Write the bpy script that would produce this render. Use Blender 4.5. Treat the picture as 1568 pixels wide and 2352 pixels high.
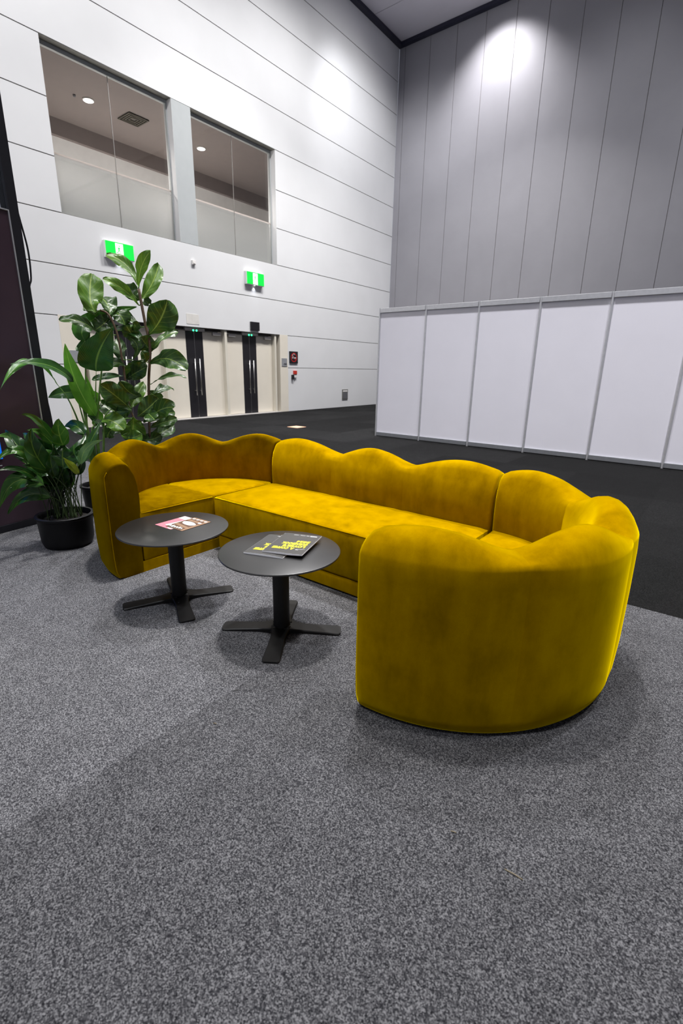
import bpy, bmesh, math, random
from mathutils import Vector, Matrix, noise
PI = math.pi
C = bpy.context.scene.collection
for o in list(bpy.data.objects): bpy.data.objects.remove(o, do_unlink=True)

# ------------------------------------------------------------------ camera
cam_d = bpy.data.cameras.new('camera'); cam = bpy.data.objects.new('camera', cam_d); C.objects.link(cam)
yaw, pit, roll = math.radians(-37.78938898), math.radians(16.63046302), math.radians(-0.94682424)
fwd = Vector((math.sin(yaw)*math.cos(pit), math.cos(yaw)*math.cos(pit), -math.sin(pit)))
r0 = Vector((math.cos(yaw), -math.sin(yaw), 0)); d0 = fwd.cross(r0)
rt = r0*math.cos(roll) + d0*math.sin(roll); dn = -r0*math.sin(roll) + d0*math.cos(roll)
up = -dn
cam.matrix_world = Matrix(((rt.x, up.x, -fwd.x, 0), (rt.y, up.y, -fwd.y, 0), (rt.z, up.z, -fwd.z, 1.335), (0, 0, 0, 1)))
cam_d.sensor_fit = 'VERTICAL'; cam_d.sensor_height = 36; cam_d.sensor_width = 24
cam_d.lens = 36*1100.79/2352; cam_d.clip_start = 0.05; cam_d.clip_end = 200
cam_d.dof.use_dof = True; cam_d.dof.focus_distance = 3.2; cam_d.dof.aperture_fstop = 3.2
S = bpy.context.scene; S.camera = cam

# ------------------------------------------------------------------ light
S.view_settings.view_transform = 'Standard'; S.view_settings.look = 'None'
S.view_settings.gamma = 1; S.view_settings.use_curve_mapping = False; S.view_settings.exposure = 0.0
POW = dict(ambient=.37, over_sofa=112, behind_sofa=65, left_fill=450, front_fill=370, right_fill=190, far_bay=320, partition_fill=335, white_wall=1270, corner=620, grey_wall=440, washer=950, room=640)
w = bpy.data.worlds.new('hall_ambient'); S.world = w; w.use_nodes = True
w.node_tree.nodes['Background'].inputs[0].default_value = (0.80, 0.84, 1.0, 1)
w.node_tree.nodes['Background'].inputs[1].default_value = POW['ambient']

def area(name, loc, size, power, spread=180, col=(1, .96, .92)):
    l = bpy.data.lights.new(name, 'AREA'); l.shape = 'DISK'; l.size = size; l.energy = power; l.color = col; l.spread = math.radians(spread)
    o = bpy.data.objects.new(name, l); C.objects.link(o); o.location = loc; return o
def spot(name, loc, target, power, deg, blend=.6, col=(1, .97, .98), r=.08):
    l = bpy.data.lights.new(name, 'SPOT'); l.energy = power; l.spot_size = math.radians(deg); l.spot_blend = blend; l.color = col; l.shadow_soft_size = r
    o = bpy.data.objects.new(name, l); C.objects.link(o); o.location = loc
    o.rotation_euler = (Vector(target)-Vector(loc)).to_track_quat('-Z', 'Y').to_euler(); return o
for key, locs, size, spread, col in (
        ('over_sofa', [(-2.4, 2.8)], .6, 42, (1, .97, .93)), ('behind_sofa', [(-.6, 6.2)], .6, 80, (1, .97, .93)), ('left_fill', [(-8.0, -1.5)], .6, 110, (1, .98, .96)),
        ('front_fill', [(-2.0, -4.0)], .6, 110, (.95, .97, 1)), ('right_fill', [(3.2, 3.0)], .6, 90, (1, .97, .95)), ('far_bay', [(-7.0, 9.0), (-6.0, 13.0)], .6, 100, (1, .98, .97)),
        ('partition_fill', [(-3.8, 6.2), (1.5, 6.2)], .6, 80, (.97, .97, 1))):
    for x, y in locs: area('unseen_hall_lamp', (x, y, 11.5), size, POW[key], spread, col)  # unseen lamps, placed to light the sofa sides, floor and partition
for yy in (1.5, 6.0, 10.5): spot('white_wall_fill', (-6.5, yy, 11.4), (-11, yy, 5.5), POW['white_wall'], 100, 1.0, (1, .985, .98), .25)  # unseen spots added to brighten the white wall
spot('corner_lamp', (-6.4, 14.2, 11.4), (-11, 13.6, 6.8), POW['corner'], 100, 1.0, (1, .99, .98), .25)
for xx, k in ((-9.6, 1.9), (-4.0, .9), (1.5, 2.6)): spot('grey_wall_fill', (xx, 12.2, 11.4), (xx, 17, 5.0), k*POW['grey_wall'], 95, 1.0, (.97, .97, 1), .25)  # unseen spots added to even out and lift the grey wall
spot('washer_beam', (-7.3, 15.6, 11.75), (-7.3, 17.0, 8.8), POW['washer'], 100, 1.0, (1, .98, 1), .10)

# ------------------------------------------------------------------ helpers
def add_box(bm, x0, x1, y0, y1, z0, z1, mi=0, bev=0):
    v = [bm.verts.new(p) for p in ((x0,y0,z0),(x1,y0,z0),(x1,y1,z0),(x0,y1,z0),(x0,y0,z1),(x1,y0,z1),(x1,y1,z1),(x0,y1,z1))]
    fs = [bm.faces.new([v[i] for i in q]) for q in ((0,3,2,1),(4,5,6,7),(0,1,5,4),(1,2,6,5),(2,3,7,6),(3,0,4,7))]
    for f in fs: f.material_index = mi
    if bev:
        es = list({e for f in fs for e in f.edges})
        r = bmesh.ops.bevel(bm, geom=es, offset=bev, segments=2, profile=.6, affect='EDGES')
        for f in r['faces']: f.material_index = mi
def add_tube(bm, pts, rad, seg=8, mi=0, caps=True):
    pts = [Vector(p) for p in pts]; n = len(pts); rings = []
    rads = rad if isinstance(rad, (list, tuple)) else [rad]*n
    t0 = (pts[1]-pts[0]).normalized(); ref = t0.orthogonal().normalized()
    for i, p in enumerate(pts):
        t = (pts[min(i+1, n-1)]-pts[max(i-1, 0)]).normalized()
        ref = (ref - t*ref.dot(t)).normalized(); b = t.cross(ref)
        rings.append([bm.verts.new(p + (ref*math.cos(2*PI*k/seg) + b*math.sin(2*PI*k/seg))*rads[i]) for k in range(seg)])
    for a, b in zip(rings, rings[1:]):
        for k in range(seg):
            f = bm.faces.new((a[k], a[(k+1) % seg], b[(k+1) % seg], b[k])); f.material_index = mi; f.smooth = True
    if caps:
        bm.faces.new(rings[0][::-1]).material_index = mi; bm.faces.new(rings[-1]).material_index = mi
def add_lathe(bm, prof, cx=0, cy=0, seg=48, mi=0, close=True):
    rings = [[bm.verts.new((cx+r*math.cos(2*PI*k/seg), cy+r*math.sin(2*PI*k/seg), z)) for k in range(seg)] for r, z in prof]
    for a, b in zip(rings, rings[1:]):
        for k in range(seg):
            f = bm.faces.new((a[k], a[(k+1) % seg], b[(k+1) % seg], b[k])); f.material_index = mi; f.smooth = True
    if close:
        bm.faces.new(rings[0][::-1]).material_index = mi; bm.faces.new(rings[-1]).material_index = mi
def smooth_path(P, n=8):
    P = [Vector(p) for p in P]; out = []
    for i in range(len(P)-1):
        a, b, c, d = P[max(i-1, 0)], P[i], P[i+1], P[min(i+2, len(P)-1)]
        for k in range(n):
            t = k/n
            out.append(.5*((2*b)+(c-a)*t+(2*a-5*b+4*c-d)*t*t+(3*b-a-3*c+d)*t*t*t))
    return out+[P[-1]]
def obj(name, bm, mats, parent=None, loc=None, smooth_angle=None):
    me = bpy.data.meshes.new(name); bmesh.ops.recalc_face_normals(bm, faces=bm.faces[:]); bm.to_mesh(me); bm.free()
    for m in (mats if isinstance(mats, (list, tuple)) else [mats]): me.materials.append(m)
    if smooth_angle is not None:
        me.shade_smooth(); me.set_sharp_from_angle(angle=math.radians(smooth_angle))
    o = bpy.data.objects.new(name, me); C.objects.link(o)
    if parent is not None: o.parent = parent
    if loc is not None: o.location = loc
    return o
def thing(name, label, cat, loc=(0, 0, 0), rotz=0, group=None):
    o = bpy.data.objects.new(name, None); C.objects.link(o); o.location = loc; o.rotation_euler = (0, 0, rotz); o.empty_display_size = .1
    o['label'] = label; o['category'] = cat
    if group: o['group'] = group
    return o
def tag(o, label, cat, group=None):
    o['label'] = label; o['category'] = cat
    if group: o['group'] = group
    return o
def struct(o, label=None, cat=None):
    o['kind'] = 'structure'
    if label: o['label'] = label
    if cat: o['category'] = cat
    return o
def box_obj(name, dims, mats, parent=None, bev=0):
    bm = bmesh.new(); add_box(bm, *dims, bev=bev); return obj(name, bm, mats, parent)
def text_mesh(s, size, depth=0.0004, extra=0.0, align='LEFT', spacing=1.0):
    cu = bpy.data.curves.new('lettering', 'FONT'); cu.body = s; cu.size = size; cu.extrude = depth; cu.offset = extra; cu.align_x = align; cu.space_character = spacing
    cu.resolution_u = 3
    o = bpy.data.objects.new('lettering', cu); C.objects.link(o); bpy.context.view_layer.update()
    me = bpy.data.meshes.new_from_object(o.evaluated_get(bpy.context.evaluated_depsgraph_get()))
    bpy.data.objects.remove(o); bpy.data.curves.remove(cu); return me
def join_mesh(bm, me, mat, mi=0):
    n0 = len(bm.faces); m2 = me.copy(); m2.transform(mat); bm.from_mesh(m2); bpy.data.meshes.remove(m2)
    bm.faces.ensure_lookup_table()
    for f in bm.faces[n0:]: f.material_index = mi

# ------------------------------------------------------------------ materials
def nt(name):
    m = bpy.data.materials.new(name); m.use_nodes = True; t = m.node_tree
    return m, t, t.nodes['Principled BSDF']
def N(t, kind, **kw):
    n = t.nodes.new(kind)
    for k, v in kw.items(): setattr(n, k, v)
    return n
def noise_node(t, scale, detail=2, rough=.5, src=None):
    n = N(t, 'ShaderNodeTexNoise'); n.inputs['Scale'].default_value = scale; n.inputs['Detail'].default_value = detail; n.inputs['Roughness'].default_value = rough
    if src is None:
        tc = N(t, 'ShaderNodeTexCoord'); src = tc.outputs['Object']
    t.links.new(src, n.inputs['Vector']); return n
def ramp(t, fac, stops):
    r = N(t, 'ShaderNodeValToRGB')
    while len(r.color_ramp.elements) < len(stops): r.color_ramp.elements.new(.5)
    for e, (p, c) in zip(r.color_ramp.elements, stops): e.position = p; e.color = (*c, 1)
    t.links.new(fac, r.inputs[0]); return r
def simple(name, col, rough=.5, metal=0, var=.06, scale=6, bump=0, bscale=200, spec=.5):
    m, t, p = nt(name); p.inputs['Roughness'].default_value = rough; p.inputs['Metallic'].default_value = metal; p.inputs['Specular IOR Level'].default_value = spec
    n = noise_node(t, scale, 3)
    a = tuple(c*(1-var) for c in col); b = tuple(min(1, c*(1+var)) for c in col)
    r = ramp(t, n.outputs['Fac'], [(.3, a), (.7, b)]); t.links.new(r.outputs[0], p.inputs['Base Color'])
    if bump:
        n2 = noise_node(t, bscale, 2); bp = N(t, 'ShaderNodeBump'); bp.inputs['Strength'].default_value = bump; bp.inputs['Distance'].default_value = .002
        t.links.new(n2.outputs['Fac'], bp.inputs['Height']); t.links.new(bp.outputs[0], p.inputs['Normal'])
    return m
def emis(name, col, strength):
    m, t, p = nt(name); p.inputs['Base Color'].default_value = (*[c*.5 for c in col], 1)
    p.inputs['Emission Color'].default_value = (*col, 1); p.inputs['Emission Strength'].default_value = strength; return m
def velvet(name='mustard_velvet', nap=(0, 0, 0)):
    m, t, p = nt(name)
    big = noise_node(t, 5.5, 4, .6); fine = noise_node(t, 420, 2); 
    tc = N(t, 'ShaderNodeTexCoord'); mp = N(t, 'ShaderNodeMapping'); mp.inputs['Scale'].default_value = (7, 7, 2.2); t.links.new(tc.outputs['Object'], mp.inputs[0])
    st = noise_node(t, 1.6, 5, .6, mp.outputs[0])
    mx = N(t, 'ShaderNodeMath', operation='ADD'); t.links.new(big.outputs['Fac'], mx.inputs[0]); t.links.new(st.outputs['Fac'], mx.inputs[1])
    hv = N(t, 'ShaderNodeMath', operation='MULTIPLY'); t.links.new(mx.outputs[0], hv.inputs[0]); hv.inputs[1].default_value = .5
    r = ramp(t, hv.outputs[0], [(.34, (.150, .079, .0)), (.5, (.235, .128, .0)), (.66, (.295, .170, .0))])
    r2 = ramp(t, fine.outputs['Fac'], [(.3, (.84, .84, .84)), (.7, (1, 1, 1))])
    mm = N(t, 'ShaderNodeMix', data_type='RGBA', blend_type='MULTIPLY'); mm.inputs[0].default_value = 1
    t.links.new(r.outputs[0], mm.inputs[6]); t.links.new(r2.outputs[0], mm.inputs[7]); t.links.new(mm.outputs[2], p.inputs['Base Color'])
    p.inputs['Roughness'].default_value = .85; p.inputs['Specular IOR Level'].default_value = .0
    p.inputs['Sheen Weight'].default_value = .8; p.inputs['Sheen Roughness'].default_value = .42; p.inputs['Sheen Tint'].default_value = (1, .72, .0, 1)
    bp = N(t, 'ShaderNodeBump'); bp.inputs['Strength'].default_value = .25; bp.inputs['Distance'].default_value = .006
    t.links.new(hv.outputs[0], bp.inputs['Height'])
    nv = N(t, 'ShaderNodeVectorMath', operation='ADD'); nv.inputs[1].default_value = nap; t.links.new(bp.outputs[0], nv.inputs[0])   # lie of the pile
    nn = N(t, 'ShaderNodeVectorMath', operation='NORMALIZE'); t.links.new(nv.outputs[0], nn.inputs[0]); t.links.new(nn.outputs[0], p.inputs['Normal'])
    return m
def carpet(name, lo, mid, hi, tile=(1.01, 1.02), off=(-2.45, 3.135-4*1.02), tone=(.88, 1.1), coarse=1.0, cols=None, sheen=.06):
    m, t, p = nt(name)
    tc = N(t, 'ShaderNodeTexCoord'); geo = N(t, 'ShaderNodeNewGeometry')
    a = noise_node(t, 170*coarse, 4, .85, geo.outputs['Position']); b = noise_node(t, 7, 3, .5, geo.outputs['Position'])
    vo = N(t, 'ShaderNodeTexVoronoi'); vo.inputs['Scale'].default_value = 340*coarse; t.links.new(geo.outputs['Position'], vo.inputs['Vector'])   # tufts
    sv = N(t, 'ShaderNodeSeparateColor'); t.links.new(vo.outputs['Color'], sv.inputs[0])
    va = N(t, 'ShaderNodeMath', operation='MULTIPLY'); va.inputs[1].default_value = .45; t.links.new(sv.outputs[0], va.inputs[0])
    vb = N(t, 'ShaderNodeMath', operation='MULTIPLY_ADD'); vb.inputs[1].default_value = .55; t.links.new(a.outputs['Fac'], vb.inputs[0]); t.links.new(va.outputs[0], vb.inputs[2])
    r = ramp(t, vb.outputs[0], [(.27, lo), (.5, mid), (.74, hi)])
    mp = N(t, 'ShaderNodeMapping'); mp.inputs['Location'].default_value = (-off[0]/tile[0], -off[1]/tile[1], 0); mp.inputs['Scale'].default_value = (1/tile[0], 1/tile[1], 1)
    t.links.new(geo.outputs['Position'], mp.inputs[0])
    fl = N(t, 'ShaderNodeVectorMath', operation='FLOOR'); t.links.new(mp.outputs[0], fl.inputs[0])
    wn = N(t, 'ShaderNodeTexWhiteNoise', noise_dimensions='2D'); t.links.new(fl.outputs[0], wn.inputs['Vector'])
    mr = N(t, 'ShaderNodeMapRange'); mr.inputs['To Min'].default_value = tone[0]; mr.inputs['To Max'].default_value = tone[1]; t.links.new(wn.outputs['Value'], mr.inputs[0])
    if cols:    # tone per tile column: laid tone with light falloff painted in
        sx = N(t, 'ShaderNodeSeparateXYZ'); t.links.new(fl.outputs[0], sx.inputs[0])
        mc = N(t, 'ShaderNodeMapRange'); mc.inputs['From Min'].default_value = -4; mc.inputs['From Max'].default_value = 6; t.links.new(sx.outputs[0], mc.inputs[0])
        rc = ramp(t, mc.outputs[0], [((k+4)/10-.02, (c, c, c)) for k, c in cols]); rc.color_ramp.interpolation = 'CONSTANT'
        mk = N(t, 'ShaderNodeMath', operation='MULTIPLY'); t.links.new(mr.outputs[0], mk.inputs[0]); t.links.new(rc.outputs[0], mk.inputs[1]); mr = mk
    mb = N(t, 'ShaderNodeMapRange'); mb.inputs['From Min'].default_value = .3; mb.inputs['From Max'].default_value = .7; mb.inputs['To Min'].default_value = .9; mb.inputs['To Max'].default_value = 1.1; t.links.new(b.outputs['Fac'], mb.inputs[0])
    ml = N(t, 'ShaderNodeMath', operation='MULTIPLY'); t.links.new(mr.outputs[0], ml.inputs[0]); t.links.new(mb.outputs[0], ml.inputs[1])
    sc = N(t, 'ShaderNodeVectorMath', operation='SCALE'); t.links.new(r.outputs[0], sc.inputs[0]); t.links.new(ml.outputs[0], sc.inputs['Scale'])
    t.links.new(sc.outputs[0], p.inputs['Base Color'])
    p.inputs['Roughness'].default_value = 1; p.inputs['Specular IOR Level'].default_value = .0; p.inputs['Sheen Weight'].default_value = sheen; p.inputs['Sheen Roughness'].default_value = .6
    bp = N(t, 'ShaderNodeBump'); bp.inputs['Strength'].default_value = .3; bp.inputs['Distance'].default_value = .004
    t.links.new(a.outputs['Fac'], bp.inputs['Height']); t.links.new(bp.outputs[0], p.inputs['Normal'])
    return m
def leaf_mat(name, dark, light, vein, gloss=.32, trans=.25, ribs=14):
    m, t, p = nt(name)
    uv = N(t, 'ShaderNodeUVMap'); sp = N(t, 'ShaderNodeSeparateXYZ'); t.links.new(uv.outputs[0], sp.inputs[0])
    ab = N(t, 'ShaderNodeMath', operation='ABSOLUTE'); t.links.new(sp.outputs[0], ab.inputs[0])       # 0 at midrib
    s1 = N(t, 'ShaderNodeMath', operation='MULTIPLY'); s1.inputs[1].default_value = -.28; t.links.new(ab.outputs[0], s1.inputs[0])
    s2 = N(t, 'ShaderNodeMath', operation='ADD'); t.links.new(sp.outputs[1], s2.inputs[0]); t.links.new(s1.outputs[0], s2.inputs[1])
    s3 = N(t, 'ShaderNodeMath', operation='MULTIPLY'); s3.inputs[1].default_value = ribs; t.links.new(s2.outputs[0], s3.inputs[0])
    fr = N(t, 'ShaderNodeMath', operation='PINGPONG'); fr.inputs[1].default_value = .5; t.links.new(s3.outputs[0], fr.inputs[0])
    rib = N(t, 'ShaderNodeMath', operation='LESS_THAN'); rib.inputs[1].default_value = .055; t.links.new(fr.outputs[0], rib.inputs[0])
    mid = N(t, 'ShaderNodeMath', operation='LESS_THAN'); mid.inputs[1].default_value = .05; t.links.new(ab.outputs[0], mid.inputs[0])
    h = N(t, 'ShaderNodeMath', operation='MULTIPLY'); h.inputs[1].default_value = .36; t.links.new(rib.outputs[0], h.inputs[0])
    mxm = N(t, 'ShaderNodeMath', operation='MAXIMUM'); t.links.new(h.outputs[0], mxm.inputs[0]); t.links.new(mid.outputs[0], mxm.inputs[1])
    n = noise_node(t, 9, 3); r = ramp(t, n.outputs['Fac'], [(.3, dark), (.7, light)])
    mix = N(t, 'ShaderNodeMix', data_type='RGBA'); t.links.new(mxm.outputs[0], mix.inputs[0]); t.links.new(r.outputs[0], mix.inputs[6]); mix.inputs[7].default_value = (*vein, 1)
    t.links.new(mix.outputs[2], p.inputs['Base Color']); p.inputs['Roughness'].default_value = gloss
    bp = N(t, 'ShaderNodeBump'); bp.inputs['Strength'].default_value = .35; bp.inputs['Distance'].default_value = .003; bp.invert = True
    t.links.new(fr.outputs[0], bp.inputs['Height']); t.links.new(bp.outputs[0], p.inputs['Normal'])
    tr = N(t, 'ShaderNodeBsdfTranslucent'); t.links.new(mix.outputs[2], tr.inputs['Color'])
    ms = N(t, 'ShaderNodeMixShader'); ms.inputs[0].default_value = trans; t.links.new(p.outputs[0], ms.inputs[1]); t.links.new(tr.outputs[0], ms.inputs[2])
    t.links.new(ms.outputs[0], t.nodes['Material Output'].inputs[0]); return m
def glass_mat(name, tint, alpha, rough=.03):
    m, t, p = nt(name); t.nodes.remove(p)
    tr = N(t, 'ShaderNodeBsdfTransparent'); tr.inputs[0].default_value = (*tint, 1)
    gl = N(t, 'ShaderNodeBsdfGlossy'); gl.inputs['Roughness'].default_value = rough
    fz = N(t, 'ShaderNodeFresnel'); gb = N(t, 'ShaderNodeNewGeometry')
    io = N(t, 'ShaderNodeMapRange'); io.inputs['To Min'].default_value = 1.45; io.inputs['To Max'].default_value = 1/1.45; t.links.new(gb.outputs['Backfacing'], io.inputs[0]); t.links.new(io.outputs[0], fz.inputs[0])
    mu = N(t, 'ShaderNodeMath', operation='MULTIPLY'); mu.inputs[1].default_value = alpha; t.links.new(fz.outputs[0], mu.inputs[0])
    mx = N(t, 'ShaderNodeMixShader'); t.links.new(mu.outputs[0], mx.inputs[0]); t.links.new(tr.outputs[0], mx.inputs[1]); t.links.new(gl.outputs[0], mx.inputs[2])
    t.links.new(mx.outputs[0], t.nodes['Material Output'].inputs[0]); return m
def frost_mat():
    m, t, p = nt('frosted_film'); p.inputs['Roughness'].default_value = .5; p.inputs['Base Color'].default_value = (.52, .51, .50, 1)
    geo = N(t, 'ShaderNodeNewGeometry'); sp = N(t, 'ShaderNodeSeparateXYZ'); t.links.new(geo.outputs['Position'], sp.inputs[0])
    mr = N(t, 'ShaderNodeMapRange'); mr.inputs['From Min'].default_value = 4.2; mr.inputs['From Max'].default_value = 5.26; mr.inputs['To Min'].default_value = .85; mr.inputs['To Max'].default_value = .35
    t.links.new(sp.outputs[2], mr.inputs[0])
    tr = N(t, 'ShaderNodeBsdfTransparent'); mx = N(t, 'ShaderNodeMixShader'); t.links.new(mr.outputs[0], mx.inputs[0]); t.links.new(tr.outputs[0], mx.inputs[1]); t.links.new(p.outputs[0], mx.inputs[2])
    t.links.new(mx.outputs[0], t.nodes['Material Output'].inputs[0]); return m

M_WHITE = simple('white_wall_panel', (.76, .765, .775), .55, var=.02, scale=1.2)
M_JOINT = simple('dark_joint', (.10, .09, .08), .9)
M_GREYWALL = simple('grey_wall_panel', (.305, .300, .325), .6, var=.03, scale=1.5, bump=.1, bscale=90)
M_PIER = simple('grey_pier', (.43, .455, .46), .6, var=.02)
M_CEIL = simple('grey_ceiling', (.62, .60, .66), .7, var=.04, scale=1)
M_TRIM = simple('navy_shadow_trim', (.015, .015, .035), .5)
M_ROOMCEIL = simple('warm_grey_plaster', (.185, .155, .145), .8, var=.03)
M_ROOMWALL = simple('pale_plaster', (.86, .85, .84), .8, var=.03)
M_CREAM = simple('cream_paint', (.80, .745, .64), .45, var=.02, scale=3)
M_CREAM2 = simple('ivory_paint', (.74, .70, .60), .45, var=.02, scale=3)
M_BLACKLAM = simple('black_laminate', (.014, .013, .016), .4, var=.1)
M_STEEL = simple('brushed_steel', (.62, .61, .59), .32, 1, var=.05, scale=40)
M_ALU = simple('aluminium', (.62, .62, .64), .35, .55, var=.05, scale=20)
M_ALUDARK = simple('grey_aluminium_skirting', (.30, .31, .33), .45, .6, var=.05, scale=20)
M_CLOSER = simple('silver_closer', (.48, .46, .44), .4, .5)
M_SHELL = simple('white_display_panel', (.78, .765, .83), .45, var=.015, scale=2)
M_VELVET = velvet()
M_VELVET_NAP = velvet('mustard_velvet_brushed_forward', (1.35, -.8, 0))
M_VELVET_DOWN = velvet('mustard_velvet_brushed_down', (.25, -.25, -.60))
M_PLINTH = simple('black_plinth', (.012, .010, .008), .8)
M_TABLE = simple('black_table_laminate', (.0028, .0027, .0027), .32, var=.12, scale=60, bump=.04, bscale=900, spec=1.0)
M_TABLEEDGE = simple('black_table_edge', (.012, .012, .012), .5)
M_TABLEMETAL = simple('black_powder_coat', (.0042, .0040, .0042), .5, var=.1, scale=60, bump=.08, bscale=700, spec=.35)
M_CARPET = carpet('grey_carpet_tile', (.008, .008, .0105), (.052, .052, .0575), (.195, .195, .205), tone=(.95, 1.05), cols=[(-4, 1.0), (0, .96), (1, .68), (2, .66), (3, .64)])  # right columns darker: tile tone, deepened to carry the light falloff
M_CARPETD = carpet('charcoal_carpet_tile', (.0006, .0006, .0007), (.0035, .0035, .0036), (.020, .020, .0203), tone=(.7, 1.35), coarse=.9, sheen=.035, cols=[(-4, 1.6), (-3, 1.3), (-2, .8), (0, .62), (3, .55)])  # left columns lighter: tile tone plus painted-in grazing brightness of the far floor
M_GLASS = glass_mat('clear_glass', (.95, .96, .955), 1.0)
M_TINT = glass_mat('tinted_glass', (.50, .52, .56), 1.0)
M_FROST = frost_mat()
M_PINKREFL = simple('pink_reflection', (.80, .68, .63), .6)
M_POT = simple('black_plastic_pot', (.004, .004, .005), .45, var=.2, scale=30, spec=.25)
M_SOIL = simple('potting_soil', (.010, .007, .004), 1, var=.5, scale=60, bump=.8, bscale=150)
M_BARK = simple('brown_stem', (.09, .055, .035), .8, var=.3, scale=60)
M_STALK = simple('green_stalk', (.10, .20, .035), .45, var=.25, scale=20)
M_STALKDARK = simple('dark_leaf_stalk', (.028, .050, .012), .5, var=.3, scale=20)
M_FIC0 = leaf_mat('fig_leaf_dark', (.018, .050, .010), (.035, .085, .014), (.16, .24, .05), .34, .2, 7)
M_FIC1 = leaf_mat('fig_leaf_bright', (.05, .125, .012), (.09, .19, .02), (.24, .34, .06), .36, .3, 7)
M_PALM0 = leaf_mat('palm_leaf_dark', (.014, .060, .012), (.03, .095, .02), (.13, .25, .05), .26, .2, 26)
M_PALM1 = leaf_mat('palm_leaf_mid', (.03, .12, .012), (.05, .17, .02), (.15, .30, .05), .28, .25, 26)
M_PALM2 = leaf_mat('palm_leaf_bright', (.07, .24, .015), (.12, .32, .025), (.22, .42, .06), .34, .4, 26)
M_ASP0 = leaf_mat('aspidistra_leaf_dark', (.007, .034, .006), (.015, .056, .009), (.075, .14, .02), .28, .2, 3)
M_ASP1 = leaf_mat('aspidistra_leaf_mid', (.018, .072, .008), (.038, .11, .014), (.11, .19, .03), .26, .22, 3)
M_ASP2 = leaf_mat('aspidistra_leaf_pale', (.06, .15, .05), (.12, .22, .10), (.18, .30, .08), .22, .2, 3)
M_ASP3 = leaf_mat('aspidistra_leaf_yellowing', (.12, .19, .01), (.25, .30, .02), (.3, .35, .05), .35, .25, 3)
M_GREENSIGN = emis('green_sign_glow', (.0, .78, .06), .95)
M_WHITESIGN = emis('white_sign_glow', (1, 1, 1), 1.5)
M_SIGNCASE = simple('white_sign_case', (.82, .83, .83), .4, var=.01)
M_LED = emis('green_led_glow', (.05, 1, .35), 3)
M_LAMPGLOW = emis('lamp_glow', (1, .97, .95), 14)
M_BLACKPL = simple('black_plastic', (.010, .009, .011), .4, var=.1)
M_RED = simple('red_enamel', (.42, .010, .012), .4)
M_REDPL = simple('red_plastic', (.55, .035, .018), .4)
M_WHITEPL = simple('white_plastic', (.78, .76, .74), .4, var=.02)
M_GREYPL = simple('grey_plate', (.36, .37, .39), .4, .3)
M_DARKGREY = simple('dark_grey_metal', (.12, .12, .13), .5)
M_VENT = simple('vent_grey', (.16, .155, .14), .5)
M_ORANGE = simple('orange_floor_plate', (.95, .48, .30), .5, var=.04)
M_BANNER = simple('aubergine_display', (.032, .018, .027), .30, var=.12, scale=3)
M_FRAME = simple('black_frame_metal', (.006, .006, .009), .35)
M_SILVER = simple('silver_edge', (.60, .60, .62), .3, .8)
M_BLUE = emis('blue_screen_glow', (.0, .16, .85), .7)
M_COVER = simple('charcoal_cover', (.034, .033, .032), .4, var=.05, scale=40)
M_PAPER = simple('white_paper', (.80, .79, .82), .7, var=.02)
M_YELLOW = simple('yellow_ink', (.34, .315, .010), .6, var=.02)
M_WHITEINK = simple('white_ink', (.36, .36, .355), .6, var=.01)
M_PINK = simple('pink_ink', (.36, .105, .135), .6, var=.02)
M_BROWN = simple('brown_ink', (.062, .024, .008), .6, var=.04)
M_TAN = simple('tan_ink', (.16, .092, .050), .6, var=.03)
M_LINT = simple('straw_lint', (.17, .14, .09), .9)
M_PLATE = simple('off_white_plate', (.74, .72, .68), .5)
M_VENTDARK = simple('dark_louvre', (.05, .042, .028), .7)
M_STRIP = simple('pale_threshold', (.50, .48, .46), .5)
M_LINTD = simple('dark_lint', (.03, .03, .03), .9)

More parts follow.
